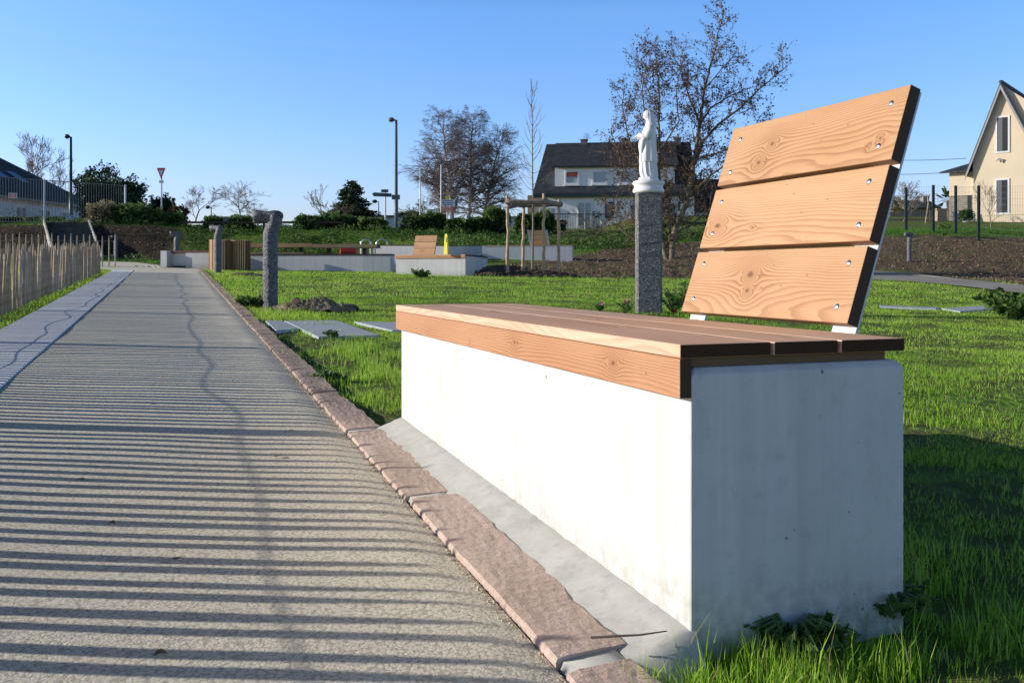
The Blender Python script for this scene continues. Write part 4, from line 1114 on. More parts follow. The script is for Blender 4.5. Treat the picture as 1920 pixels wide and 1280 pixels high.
shrub('evergreen_tree', 'dark ragged pine crown rising behind the metal fence', 152, 212, 318, 400, 64, 4200, .12, M_pine, 'tree', None, 32, lump=.45, core=False, tone=.5)
shrub('evergreen_tree', 'low dark evergreen clump right of the give-way post', 280, 330, 372, 420, 64, 2600, .11, M_pine, 'tree', None, 33, lump=.35, tone=.5)
shrub('bush', 'reddish brown bush between the give-way sign and the bare trees', 318, 352, 386, 424, 60, 1600, .10, M_dead, 'bush', None, 34, core=False)
shrub('bush', 'dark low treetops on the skyline behind the white hall', 740, 800, 398, 418, 120, 1500, .22, M_green, 'bush', None, 35)
shrub('bush', 'round garden bush against the stone wall of the annex', 1800, 1823, 393, 413, 57, 1200, .06, M_green, 'bush', None, 36)
shrub('bush', 'small upright green weed clump at the mesh fence foot', 1762, 1778, 418, 442, 41.5, 260, .06, M_green2, 'bush', None, 37, core=False)
shrub('bush', 'pale green bush at the left end of the tan garden wall', 1660, 1690, 368, 400, 60, 700, .08, M_palebrown, 'bush', None, 38, core=False)
# low bushes before the bungalow
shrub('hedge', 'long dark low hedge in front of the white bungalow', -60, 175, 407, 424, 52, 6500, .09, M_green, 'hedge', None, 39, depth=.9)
shrub('bush', 'scrubby leafless bush above the low hedge of the bungalow', 5, 70, 390, 404, 53, 120, .05, M_dead, 'bush', None, 40, core=False)

def make_cedar():
    Y = 80; k = Y / F; b = Vector(((660 - 960) * k, Y, CAM - (425 - HZ) * k)); t = thing('cedar_tree', 'dark cedar with layered horizontal branches and pointed top', 'tree', b)
    H = (425 - 338) * k; rnd = random.Random(6); S = []; P = []; tn = []
    S.append((0, 0, 0, .22, 0, 0, H, .03))
    N = 46
    for i in range(N):
        f = i / N; z = H * (.12 + .86 * f); L = (1 - f) ** .8 * H * .56 * rnd.uniform(.55, 1.1) + .12
        for a in [rnd.uniform(0, 2 * pi) for _ in range(4)]:
            up = rnd.uniform(-.05, .22)
            n = max(4, int(L * 9)); q = Vector((0, 0, z))
            for j in range(n):
                d = Vector((cos(a), sin(a), up - .1 * j / n)); q2 = q + d * L / n; S.append((*q, .02, *q2, .015)); q = q2
                if j > n * .2:
                    for _ in range(7):
                        P.append((q.x + rnd.gauss(0, .16), q.y + rnd.gauss(0, .16), q.z + rnd.gauss(0, .05))); tn.append(.4 + rnd.uniform(-.2, .3))
    segs_mesh(S, 'trunk', M_bark, t, 4)
    leaf_cloud(np.array(P), .13, np.array(tn), 'crown', M_pine, t, 1.6, flat=.6)
make_cedar()
def make_palm():
    Y = 66; b = base(1778, Y); b.z = CAM - (420 - HZ) * Y / F
    t = thing('palm_tree', 'small fan palm behind the garden gate pillar', 'palm tree', b); k = Y / F
    Hh = (420 - 376) * k
    MB().tube([(0, 0, 0), (.02, 0, Hh * .5), (0, 0, Hh)], [.14, .12, .13], 8).build('trunk', M_bark, t)
    rnd = random.Random(2); m = MB()
    for i in range(60):
        a = rnd.uniform(0, 2 * pi); e = rnd.uniform(-.5, 1.3); L = rnd.uniform(.55, .95)
        c = Vector((cos(a) * cos(e), sin(a) * cos(e), sin(e))) * L * .6 + Vector((0, 0, Hh))
        for q in range(7):
            s = (q - 3) * .22; d = Vector((cos(a + s) * cos(e), sin(a + s) * cos(e), sin(e) - .1)).normalized()
            w = d.cross(Vector((0, 0, 1))).normalized() * .03; p1 = c + d * L * .55
            m.add([c - w * .4, c + w * .4, p1 + w, p1 - w, ], [(0, 1, 2, 3)])
        m.add([Vector((0, 0, Hh)), c, c + Vector((0, 0, .02))], [(0, 1, 2)])
    m.build('crown', plain('palm_fronds', (.05, .09, .03), .6), t)
make_palm()

# plants near the pillar
def bergenia(label, x, y, n, sz, seed, flowers=3, H=.16):
    c = gp(x, y); rnd = random.Random(seed)
    t = thing('bergenia_plant', label, 'plant', c, 0); m = MB(); st = MB(); tn = []
    for i in range(n):
        a = rnd.uniform(0, 2 * pi); rr = rnd.uniform(.02, sz); hz = rnd.uniform(.04, H)
        p = Vector((cos(a) * rr, sin(a) * rr, hz)); d = Vector((cos(a), sin(a), rnd.uniform(.2, 1.6))).normalized(); s = rnd.uniform(.028, .055)
        w = d.cross(Vector((0, 0, 1))).normalized(); nn = w.cross(d)
        pts = [p - d * s * .9, p + w * s * .6 - d * s * .3 + nn * .008, p + w * s * .66 + d * s * .3 + nn * .012, p + d * s * .95, p - w * s * .66 + d * s * .3 + nn * .012, p - w * s * .6 - d * s * .3 + nn * .008]
        m.add(pts, [(0, 1, 2, 3), (0, 3, 4, 5)]); tn += [rnd.uniform(.1, .95)] * 6
        st.tube([(0, 0, -.01), tuple(p * .55), tuple(pts[0])], [.004, .003, .002], 4)
    o = m.build('foliage', M_berg, t)
    at_ = o.data.attributes.new('tone', 'FLOAT', 'POINT'); at_.data.foreach_set('value', tn)
    st.build('stems', plain('red_stems%d' % seed, (.25, .08, .05), .6), t)
    for i in range(flowers):
        a = rnd.uniform(0, 2 * pi); q = Vector((cos(a) * sz * .6, sin(a) * sz * .5, H * rnd.uniform(.9, 1.25)))
        P = np.array([q]) + rng.normal(0, 1, (26, 3)) * np.array([.012, .012, .022])
        fo = leaf_cloud(P, .013, np.full(26, .5), 'flower', M_pink, t)
        MB().tube([(0, 0, 0), tuple(q)], [.003, .002], 4).build('flower_stem', M_red2, t)
M_red2 = plain('red_flower_stalk', (.30, .08, .06), .6)
bergenia('bergenia with pink flowers at the right foot of the pillar', 1262, 586, 46, .13, 51, 3, .20)
bergenia('bergenia with upright leaves against the left edge of the near backrest', 1284, 574, 40, .13, 56, 0, .30)
bergenia('bergenia with several pink blooms left of the pillar', 1172, 588, 22, .10, 52, 3, .12)
bergenia('low bergenia with one pink bloom, leftmost in the flower bed', 1128, 588, 10, .07, 53, 2, .09)
bergenia('tiny pink-flowered plant behind the gap under the backrest', 1350, 588, 14, .08, 55, 2, .07)

def leafy_weed(label, x, y, n, r, H, seed, mat, leaf=.04):
    c = gp(x, y); t = thing('leafy_plant', label, 'plant', c)
    P = []; rnd = random.Random(seed); st = MB()
    for i in range(n // 14):
        a = rnd.uniform(0, 2 * pi); L = rnd.uniform(.5, 1) ; e = rnd.uniform(.5, 1.4)
        tip = Vector((cos(a) * r * L, sin(a) * r * L, H * rnd.uniform(.5, 1)))
        st.tube([(0, 0, -.02), tuple(tip * .5 + Vector((0, 0, .03))), tuple(tip)], [.006, .004, .002], 4)
        for k in range(14): q = tip * rnd.uniform(.25, 1.02); P.append((q.x + rnd.gauss(0, r * .12), q.y + rnd.gauss(0, r * .12), abs(q.z + rnd.gauss(0, H * .08))))
    st.build('stems', M_green_stem, t)
    leaf_cloud(np.array(P), leaf, rng.uniform(.2, .9, len(P)), 'foliage', mat, t, 1.9)
M_green_stem = plain('green_stem', (.08, .14, .04), .6)
leafy_weed('bushy green plant at the edge of the lawn slab on the right', 1906, 598, 900, .36, .32, 61, M_green2, .045)
leafy_weed('rosette of broad weed leaves on the earth beside the kerb', 612, 712, 170, .08, .03, 62, M_green2, .016)
leafy_weed('small leafy weed growing in front of the lawn slab', 622, 634, 110, .10, .06, 63, M_green2, .022)
leafy_weed('dock plant at the foot of the distant bench front', 792, 520, 160, .22, .16, 64, M_green2, .07)
leafy_weed('dark weed clump left of the nearest wrapped bollard', 475, 575, 300, .22, .12, 65, M_green2, .045)
leafy_weed('clover clump at the foot of the shaded bench end', 1490, 1212, 300, .10, .05, 66, M_green2, .014)
leafy_weed('clover clump by the rear corner of the shaded bench end', 1655, 1158, 320, .11, .06, 67, M_green2, .015)

# ------------------------------------------------------------------ grass
def blades(name, X, Y, h, w, tone, mat, z0=-.02, lean=.45):
    n = len(X); Z = Gz(X, Y) + z0
    a = rng.uniform(0, 2 * pi, n); l = h * rng.uniform(.1, 1, n) * lean; b = a + rng.uniform(-.6, .6, n)
    ca, sa = np.cos(a) * l, np.sin(a) * l
    fa = rng.uniform(0, 2 * pi, n); wx, wy = np.cos(fa) * w / 2, np.sin(fa) * w / 2
    P = np.stack([X, Y, Z], 1)
    def pt(t, s): return np.stack([X + ca * t ** 2 + s * wx, Y + sa * t ** 2 + s * wy, Z + h * (t - .12 * t * t * (l / np.maximum(h, 1e-4)) * 2)], 1)
    V = np.stack([pt(0, -1), pt(0, 1), pt(.5, .8), pt(.5, -.8), pt(1, 0)], 1).reshape(-1, 3)
    o = np.arange(n)[:, None] * 5
    loops = np.concatenate([o, o + 1, o + 2, o + 3, o + 3, o + 2, o + 4], 1).reshape(-1)
    pn = np.tile([4, 3], n)
    ob = raw(name, V, pn, loops, mat, tone=np.repeat(tone, 5)); ob['kind'] = 'stuff'
    return ob
def scatter(n, y0, y1, u0, u1, xpad=0.0, p=1.0):
    Y = (rng.uniform(0, 1, n) * (y1 ** (p + 1) - y0 ** (p + 1)) + y0 ** (p + 1)) ** (1 / (p + 1)); u = rng.uniform(u0, u1, n)
    return u * Y + rng.uniform(-xpad, xpad, n), Y
def make_grass():
    bands = [(100000, .55, 3.2, -.45, 1.15, .014, .040, .0024), (170000, 3.0, 7.5, -.62, .75, .015, .036, .0034), (170000, 7.3, 13, -.62, .68, .015, .034, .0052),
             (180000, 12.8, 27, -.62, .68, .016, .040, .0095)]
    XS, YS, HS, WS, TS = [], [], [], [], []
    for (n, y0, y1, u0, u1, h0, h1, w) in bands:
        X, Y = scatter(n, y0, y1, u0, u1, .15, .3 if y1 < 4 else .5)
        dens = fbm(X, Y, 2.2, 31, 3)
        bare = fbm(X, Y, 1.1, 41, 3)
        keep = lawn(X, Y) & (rng.uniform(0, 1, len(X)) < np.clip((dens - .22) * 3.2, .12, 1))
        d = kern(X, Y)
        keep &= ~((bare > .60) & (rng.uniform(0, 1, len(X)) < .70) & (Y < 8))
        keep &= ~((d < .42) & (d > 0) & (Y < 8) & (fbm(X, Y, 4, 44) > .5 - (d < .30) * .12) & (rng.uniform(0, 1, len(X)) < .85))
        # worn wet patch in the shade right of the near bench
        wet = ((X - 1.4) / .6) ** 2 + ((Y - 2.62) / .45) ** 2
        keep &= ~((wet < 1.2) & (fbm(X, Y, 4.5, 47) > .50) & (rng.uniform(0, 1, len(X)) < .75))
        keep &= ~((Y < 1.9) & (fbm(X, Y, 6.5, 49) > .40) & (rng.uniform(0, 1, len(X)) < .8))
        X, Y = X[keep], Y[keep]; d = d[keep]
        t = fbm(X, Y, .8, 51, 3)
        h = rng.uniform(h0, h1, len(X)) * (.65 + .9 * fbm(X, Y, 3.3, 61, 2))
        # long rough grass near the bench foot, along the kerb, the verge and the lawn edge
        dist = np.abs((X - N0.x) * D1.x + (Y - N0.y) * D1.y)
        near = (Y < 2.2) & (X > .15)
        h = np.where(near & (rng.uniform(0, 1, len(X)) < .10), h * rng.uniform(1.5, 3.2, len(X)), h)
        verge = (X < sx(Y)); h = np.where(verge, h * rng.uniform(.9, 1.7, len(X)), h)
        kb = (d < .75) & (d > 0) & (Y > 4) & (Y < 24); h = np.where(kb, h * rng.uniform(1.0, 2.2, len(X)), h)
        edge = (Y > 20.5) & (Y < 24) & (X > -6); h = np.where(edge & (rng.uniform(0, 1, len(X)) < .35), h * rng.uniform(1.2, 2.6, len(X)), h)
        tone = np.clip(.25 + .62 * t + rng.normal(0, .17, len(X)), 0, 1)
        XS.append(X); YS.append(Y); HS.append(h); WS.append(np.full(len(X), w) * rng.uniform(.7, 1.3, len(X))); TS.append(tone)
    # tufts hugging the end of the near bench
    n = 2400; t = rng.uniform(-.16, .02, n); w = rng.uniform(-.03, BW + .25, n)
    k = (t < -.006) | (w > BW + .01); t, w = t[k], w[k]
    X = N0.x + D1.x * t + D2.x * w; Y = N0.y + D1.y * t + D2.y * w
    keep = rng.uniform(0, 1, len(X)) < np.clip((fbm(X, Y, 9, 71) - .35) * 4, 0, 1)
    X, Y = X[keep], Y[keep]
    XS.append(X); YS.append(Y); HS.append(rng.uniform(.012, .06, len(X)) * (.5 + fbm(X, Y, 7, 72)) * np.where(rng.uniform(0, 1, len(X)) < .08, 2.2, 1)); WS.append(rng.uniform(.002, .0036, len(X))); TS.append(np.clip(rng.normal(.5, .2, len(X)), 0, 1))
    n = 2600; t = rng.uniform(-.36, -.004, n); w = rng.uniform(-.13, .20, n)
    X = N0.x + D1.x * t + D2.x * w; Y = N0.y + D1.y * t + D2.y * w
    keep = (fbm(X, Y, 11, 73) > .40) & (rng.uniform(0, 1, n) < np.clip((w + .14) * 9, 0, 1)); X, Y = X[keep], Y[keep]
    XS.append(X); YS.append(Y); HS.append(rng.uniform(.025, .075, len(X)) * (.6 + .8 * fbm(X, Y, 7, 74))); WS.append(rng.uniform(.002, .0034, len(X))); TS.append(np.clip(rng.normal(.6, .2, len(X)), 0, 1))
    X, Y, h, w, tn = map(np.concatenate, (XS, YS, HS, WS, TS))
    tn = np.minimum(tn, .88); tn = np.where(rng.uniform(0, 1, len(tn)) < .07, 1.0, tn)
    blades('grass', X, Y, h, w, tn, M_grass)
    # rough grass on the banks and plateau
    X, Y = scatter(110000, 33, 47, -.62, .62, 0, .5)
    u = X / Y
    keep = (soil_w(X, Y) < .5) & (Gz(X, Y) > .9) | ((soil_w(X, Y) < .5) & (Y > 37))
    keep &= (rng.uniform(0, 1, len(X)) < np.clip((fbm(X, Y, .9, 81) - .15) * 2.5, .2, 1))
    X, Y = X[keep], Y[keep]
    blades('bank_grass', X, Y, rng.uniform(.04, .13, len(X)) * (.4 + fbm(X, Y, 1.2, 82) * 1.2), rng.uniform(.012, .03, len(X)), np.clip(.15 + .6 * fbm(X, Y, .5, 83) + rng.normal(0, .15, len(X)), 0, 1), M_bankgrass, lean=.9)
    X, Y = scatter(60000, 34, 45, -.62, .25, 0, .5)
    k = (soil_w(X, Y) < .4) & (Gz(X, Y) > 1.0) & (fbm(X, Y, .8, 85, 3) > .42); X, Y = X[k], Y[k]
    n3 = fbm(X, Y, 1.6, 86, 3)
    P = np.stack([X, Y, Gz(X, Y) + rng.uniform(0, .26, len(X)) * np.clip((n3 - .3) * 2.6, .1, 1.2)], 1)
    ob = leaf_cloud(P, .06, np.clip(n3 * 1.3 - .25, 0, 1), 'ground_cover', M_green2, None, 1.5); ob['kind'] = 'stuff'
    # sparse weeds over the tilled soil
    X, Y = scatter(9000, 22, 42, -.05, .62, 0, .5)
    k = (soil_w(X, Y) > .4) & (fbm(X, Y, .9, 91) > .52); X, Y = X[k], Y[k]
    blades('weeds', X, Y, rng.uniform(.03, .10, len(X)), rng.uniform(.012, .03, len(X)), rng.uniform(.3, .9, len(X)), M_bankgrass, lean=1.2)
make_grass()
# loose crumbs of soil and gravel along the kerb, and dead leaves on the path
def make_crumbs():
    n = 2600; s = rng.uniform(.3, 7, n) ** 1.0; d = -np.abs(rng.normal(0, .022, n)) - .002
    X = .62 - sin(TK) * s + cos(TK) * d; Y = cos(TK) * s + sin(TK) * d
    Z = Gz(X, Y) - .006 + rng.uniform(0, .006, n); r = rng.uniform(.0015, .0045, n)
    V = []; loops = []
    o = np.array([[1, 0, 0], [-1, 0, 0], [0, 1, 0], [0, -1, 0], [0, 0, .8], [0, 0, -.8]], float)
    V = (np.stack([X, Y, Z], 1)[:, None, :] + o[None] * r[:, None, None] * rng.uniform(.6, 1.4, (n, 6, 1))).reshape(-1, 3)
    f = np.array([(0, 2, 4), (2, 1, 4), (1, 3, 4), (3, 0, 4), (2, 0, 5), (1, 2, 5), (3, 1, 5), (0, 3, 5)])
    loops = (np.arange(n)[:, None, None] * 6 + f[None]).reshape(-1)
    ob = raw('loose_gravel', V, np.full(n * 8, 3), loops, plain('pale_grit', (.56, .50, .38), .9, 0, .3, 90)); ob['kind'] = 'stuff'
make_crumbs()
def make_clods():
    n = 9000; X, Y = scatter(n, 22.5, 41, -.05, .64, 0, .6); k = soil_w(X, Y) > .6
    X2, Y2 = scatter(4000, 35.5, 42.5, -.62, -.34, 0, .6); k2 = soil_w(X2, Y2) > .6
    X = np.concatenate([X[k], X2[k2]]); Y = np.concatenate([Y[k], Y2[k2]]); n = len(X)
    Z = Gz(X, Y) + rng.uniform(-.02, .04, n); r = rng.uniform(.012, .055, n) * rng.uniform(.4, 1, n)
    o = np.array([[1, 0, 0], [-1, 0, 0], [0, 1, 0], [0, -1, 0], [0, 0, .7], [0, 0, -.8]], float)
    V = (np.stack([X, Y, Z], 1)[:, None, :] + o[None] * r[:, None, None] * rng.uniform(.5, 1.4, (n, 6, 1)) + rng.normal(0, .008, (n, 6, 3))).reshape(-1, 3)
    f = np.array([(0, 2, 4), (2, 1, 4), (1, 3, 4), (3, 0, 4), (2, 0, 5), (1, 2, 5), (3, 1, 5), (0, 3, 5)])
    ob = raw('soil_clods', V, np.full(n * 8, 3), (np.arange(n)[:, None, None] * 6 + f[None]).reshape(-1), mottled('soil_clod', (.12, .085, .055), (.30, .22, .15), 2, .95, .5, 20, .02)); ob['kind'] = 'stuff'
make_clods()
def make_puddle():
    m, nt = newmat('shallow_water'); pbr(nt, (.05, .06, .06), .06, None, **{'Specular IOR Level': .8})
    c = gp(1885, 930).to_2d(); n = 46; vs = [(c.x, c.y, gz(c.x, c.y) - .014)]
    for i in range(n):
        a = 2 * pi * i / n; r = .20 * (1 + .5 * mnoise.noise(Vector((cos(a) * 2, sin(a) * 2, 1))))
        x, y = c.x + r * cos(a) * 1.25, c.y + r * sin(a) * .75; vs.append((x, y, gz(c.x, c.y) - .014))
    o = MB().add(vs, [(0, i + 1, (i + 1) % n + 1) for i in range(n)]).build('water', m); struct(o)
make_puddle()
def litter():
    M = plain('dead_leaf', (.20, .13, .08), .8)
    spots = [(152, 905), (277, 760), (205, 988), (545, 812), (620, 665), (335, 1055), (520, 862), (300, 1235), (840, 1153), (505, 655), (1168, 1253)]
    for i, (x, y) in enumerate(spots[:8]):
        p = gp(x, y); m = MB(); s = .012
        a = random.uniform(0, 6)
        pts = [Vector((cos(a + q * 2 * pi / 6) * s * random.uniform(.5, 1.4), sin(a + q * 2 * pi / 6) * s * random.uniform(.5, 1.4), random.uniform(.002, .010))) for q in range(6)]
        m.add([(0, 0, .004)] + pts, [(0, q + 1, (q + 1) % 6 + 1) for q in range(6)])
        o = m.build('dead_leaf', M, loc=p + Vector((0, 0, .006))); tag(o, 'small curled dead leaf lying on the gritty path', 'leaf', 'dead leaves on the path')
    c = gp(1165, 1250) + Vector((0, 0, .04)); 
    o = MB().tube([(-.05, .0, .006), (-.01, -.004, .010), (.03, -.004, .012), (.075, .002, .016)], [.0022, .002, .0016, .001], 6).build('twig', M_twigdark, loc=c); tag(o, 'thin dark twig lying across the mortar at the bench foot', 'twig')
litter()

# ------------------------------------------------------------------ middle ground: walls, bins, tables
M_cap = plain('dark_timber_cap', (.055, .035, .022), .7)
M_tim = wood('larch_timber', (), (.74, .46, .22), (.48, .26, .12), 9.1, .012, .03)
def wall(label, pts, topz, botz, thick, name='retaining_wall', cap=None, mat=None, seat=None):
    """polyline wall: pts [(x_px, Y)], constant top heights per point"""
    P = [Vector(((x - 960) * Y / F, Y)) for x, Y in pts]
    o = P[0]; t = thing(name, label, 'wall', (o.x, o.y, 0))
    for i in range(len(P) - 1):
        a, b = P[i] - o, P[i + 1] - o; d = (b - a).normalized(); n = Vector((-d.y, d.x)); 
        if n.y < 0: n = -n
        za, zb = topz[i], topz[i + 1]
        q = [a, b, b + n * thick, a + n * thick]
        zt = [za, zb, zb, za]; zl = [botz[i], botz[i + 1], botz[i + 1], botz[i]]
        m = MB().add([(p.x, p.y, z) for p, z in zip(q, zl)] + [(p.x, p.y, z) for p, z in zip(q, zt)], [(3, 2, 1, 0), (4, 5, 6, 7), (0, 1, 5, 4), (1, 2, 6, 5), (2, 3, 7, 6), (3, 0, 4, 7)])
        m.build('concrete_panel', mat or M_conc2, t, bevel=.006)
        if cap:
            e = .012
            q = [a - n * e, b - n * e, b + n * (thick + e), a + n * (thick + e)]
            m = MB().add([(p.x, p.y, z + .002) for p, z in zip(q, zt)] + [(p.x, p.y, z + cap) for p, z in zip(q, zt)], [(3, 2, 1, 0), (4, 5, 6, 7), (0, 1, 5, 4), (1, 2, 6, 5), (2, 3, 7, 6), (3, 0, 4, 7)])
            m.build('timber_cap', seat or M_cap, t)
    return t
def zpx(y, Y): return CAM - (y - HZ) * Y / F
# low bench wall along the lawn
W1 = [(468, 26.2), (681, 25.6), (732, 25.5)]
wall('long low shaded concrete wall with dark cap between the timber bins and the distant bench', W1, [zpx(479, y) for _, y in W1], [.3, .3, .3], .45, cap=.045)
W1b = [(868, 24.6), (897, 25.2), (914, 26.9)]
wall('short stepped concrete wall end right of the distant bench', W1b, [zpx(480, 24.6), zpx(482, 25.2), zpx(484, 26.9)], [.2, .2, .2], .40, cap=.04)
W2 = [(706, 29.0), (842, 28.2)]
wall('upper shaded concrete wall behind the distant bench', W2, [zpx(460.5, 29.0), zpx(461, 28.2)], [.3, .3], .35, cap=.03)
W3 = [(842, 28.9), (905, 31.5)]
wall('sunlit angled concrete wall beside the yellow sign', W3, [zpx(462, 28.9), zpx(461, 31.5)], [.2, .2], .3, cap=.02, seat=M_tim)
W4 = [(905, 29.4), (1073, 29.0)]
wall('white sunlit concrete wall ending behind the staked young tree', W4, [zpx(461.5, 29.4), zpx(460.5, 29.0)], [.2, .2], .0 + .5, cap=.02, seat=M_tim)
# left block with its timber seat
W5 = [(311, 26.3), (322, 26.0)]
B5 = thing('bench', 'low concrete block bench with a dark red-brown timber seat at the end of the path', 'bench', Vector(((311 - 960) * 26.4 / F, 26.4, gz(-9.9, 26.4))), R(-14))
k5 = 26.4 / F
def bx(x0, x1, y0, y1, z0, z1, name, mat, par): return MB().box(x0, x1, y0, y1, z0, z1).build(name, mat, par, bevel=.004)
bx(0, .20, -.25, .45, -.1, .47, 'concrete_end', M_conc2, B5); bx(.202, .70, .02, .45, -.1, .405, 'concrete_base', M_conc2, B5)
bx(.203, 1.75, -.06, .44, .407, .47, 'timber_seat', plain('dark_red_timber', (.14, .055, .035), .7), B5)
bx(.21, .70, .012, .018, .0, .05, 'timber_plinth', M_cap, B5)
bx(.702, 1.75, -.10, .43, -.1, .405, 'concrete_base', M_conc2, B5)
# slatted bins
def make_bin(label, x, Y, d=.56, h=.80):
    b = base(x, Y); t = thing('litter_bin', label, 'litter bin', b, 0, 'slatted timber litter bins')
    n = 30; m = MB()
    MB().lathe([(d / 2 - .035, -.02), (d / 2 - .035, h - .03), (.001, h - .03)], 24).build('inner_drum', plain('dark_inner', (.045, .035, .025), .8), t)
    for i in range(n):
        a = 2 * pi * i / n; M4 = Matrix.Rotation(a, 4, 'Z')
        MB().box(d / 2 - .032, d / 2, -.018, .018, -.03, h, M4).build('slat', M_tim, t)
    MB().lathe([(d / 2 - .05, h - .028), (d / 2 - .036, h - .010), (d / 2 - .034, h - .005)], 24).build('rim', M_tim, t)
make_bin('slatted round timber bin half hidden behind the second wrapped bollard', 412, 25.2)
make_bin('slatted round timber bin at the start of the long low wall', 450, 25.6)
# picnic tables behind the wall
def make_table(label, x0, x1, Y, ytop=456.0, ybot=464.0, bench=True):
    k = Y / F; X0, X1 = (x0 - 960) * k, (x1 - 960) * k; zt = zpx(ytop, Y); z0 = gz((X0 + X1) / 2, Y)
    t = thing('picnic_table', label, 'table', (X0, Y, z0), 0, 'timber picnic tables'); L = X1 - X0; H = zt - z0; th = (ybot - ytop) * k
    MB().box(0, L, 0, .8, H - th, H).build('table_top', M_tim, t, bevel=.004)
    for xx in (.35, L - .45): MB().box(xx, xx + .10, .3, .5, -.1, H - th - .002).build('leg', M_black, t)
    if bench:
        MB().box(.05, L * .93, -.55, -.2, .40, .46).build('seat', M_tim, t, bevel=.003)
        for xx in (.35, L - .75): MB().box(xx, xx + .08, -.45, -.30, -.1, .399).build('seat_leg', M_black, t)
make_table('left half of the long brown timber picnic table behind the low wall', 468, 585, 27.2, 456.5, 463.5)
make_table('right half of the long timber picnic table, near the bike hoops', 586, 706, 27.0, 458, 464.5, False)
# black supply box below the joint, white post
o = MB().box(-.14, .14, 0, .3, 0, .35).build('metal_box', M_black, loc=base(588, 27.9), bevel=.01); tag(o, 'dark box standing under the joint of the two picnic table halves', 'box')
o = MB().box(-.035, .035, -.035, .035, -.05, .62).build('white_post', M_whites, loc=base(697, 27.95), bevel=.004); tag(o, 'short square white post under the right end of the picnic table', 'post')
# red mesh roll / barrier
t = thing('red_barrier', 'scuffed red plastic barrier drum behind the picnic table', 'barrier', base(654, 28.6))
vs = MB().tube([(-.24, 0, .26), (-.22, 0, .26), (.22, 0, .26), (.24, 0, .26)], [.20, .245, .245, .20], 18); vs.v = [(a, b_, c + .17) for a, b_, c in vs.v]; vs.build('drum', mottled('scuffed_red', (.62, .03, .025), (.16, .03, .03), 9, .5, .3, 30, .01), t, bevel=.01)
MB().tube([(-.26, 0, .64), (-.1, 0, .72), (.08, 0, .70), (.2, 0, .64)], [.03, .05, .06, .03], 8).build('rag', plain('dark_red_rag', (.16, .07, .08), .9), t)
# bike hoops
def hoop(label, x, w=.26, Y=29.2):
    b = base(x, Y); H = zpx(449, Y) - b.z; pts = [(-w, 0, -.1), (-w, 0, H * .55)]
    for i in range(13):
        a = pi - pi * i / 12; pts.append((cos(a) * w, 0, H - w * .85 + sin(a) * w * .85))
    pts += [(w, 0, H * .55), (w, 0, -.1)]
    o = MB().tube(pts, .028, 10).build('bike_hoop', mottled('brushed_steel_hoop', (.60, .61, .60), (.75, .75, .72), 9, .3, .05, 60, .001, .6), loc=b, smooth=True)
    o.rotation_euler = (0, 0, .25); tag(o, label, 'bike rack', 'steel bike hoops')
hoop('left steel bike hoop with a small tag on it', 686, .15); hoop('right steel bike hoop beside the upper wall', 716, .17)
o = MB().tube([(0, 0, -.1), (0, 0, .70)], .022, 8).build('steel_post', M_steel, loc=base(702, 29.3)); tag(o, 'thin steel post between the two bike hoops', 'post')
# yellow folded floor sign standing on the distant bench
o2z = o2.z + .52
ys_ = Vector(((837 - 960) * 22.75 / F, 22.75, o2z + .002)); k_ = 22.75 / F
t = thing('wet_floor_sign', 'folded yellow plastic warning sign standing upright on the distant bench seat', 'sign', ys_, R(-32))
hh = 38.5 * k_
MB().add([(-.062, -.035, 0), (.062, -.035, 0), (.034, -.018, hh), (-.034, -.018, hh), (-.062, -.012, 0), (.062, -.012, 0), (.034, -.004, hh), (-.034, -.004, hh)],
         [(3, 2, 1, 0), (4, 5, 6, 7), (0, 1, 5, 4), (1, 2, 6, 5), (2, 3, 7, 6), (3, 0, 4, 7)]).build('front_panel', M_yellow, t, bevel=.004)
MB().add([(-.062, .004, 0), (.062, .004, 0), (.034, .0, hh), (-.034, .0, hh), (-.062, .03, 0), (.062, .03, 0), (.034, .016, hh), (-.034, .016, hh)],
         [(3, 2, 1, 0), (4, 5, 6, 7), (0, 1, 5, 4), (1, 2, 6, 5), (2, 3, 7, 6), (3, 0, 4, 7)]).build('rear_panel', M_yellow, t, bevel=.004)
m = MB()
for i in range(5): m.box(.004, .024, -.0312 + i * .0005, -.027 + i * .0005, .30 + i * .022, .315 + i * .022)
m.build('printed_mark', M_black, t)
# backrest on the upper wall, seen from behind
def rear_backrest():
    Y = 29.2; b = Vector(((988 - 960) * Y / F, Y, zpx(461, Y) + .02)); t = thing('backrest', 'slatted timber backrest on the white wall seen between the tree stakes, steel side bars showing', 'backrest', b)
    k = Y / F; w = 44 * k; H = 29 * k; lean = -.12
    for i in range(3):
        z0 = .02 + i * (H - .02) / 3; z1 = z0 + (H - .05) / 3
        f = lambda z: .2 - .25 * z
        xo0, xo1 = (-.0 + .10 * (1 - z0 / H)), (.10 * (1 - z1 / H))
        vs = [(xo0, f(z0), z0), (xo0 + w - .1, f(z0), z0), (xo1 + w - .1, f(z1), z1), (xo1, f(z1), z1)]
        vs += [(x, y + .03, z) for x, y, z in vs]
        MB().add(vs, [(0, 1, 2, 3), (7, 6, 5, 4), (0, 4, 5, 1), (1, 5, 6, 2), (2, 6, 7, 3), (3, 7, 4, 0)]).build('backrest_board', M_tim, t)
    for x in (.0, w - .17):
        z1 = H; f = lambda z: .18 - .25 * z
        vs = [(x + .10, f(-.02), -.02), (x + .17, f(-.02), -.02), (x + .07, f(z1), z1), (x, f(z1), z1)]; vs += [(a, b_ + .012, c) for a, b_, c in vs]
        MB().add(vs, [(0, 1, 2, 3), (7, 6, 5, 4), (0, 4, 5, 1), (1, 5, 6, 2), (2, 6, 7, 3), (3, 7, 4, 0)]).build('support_bar', M_steel, t)
rear_backrest()

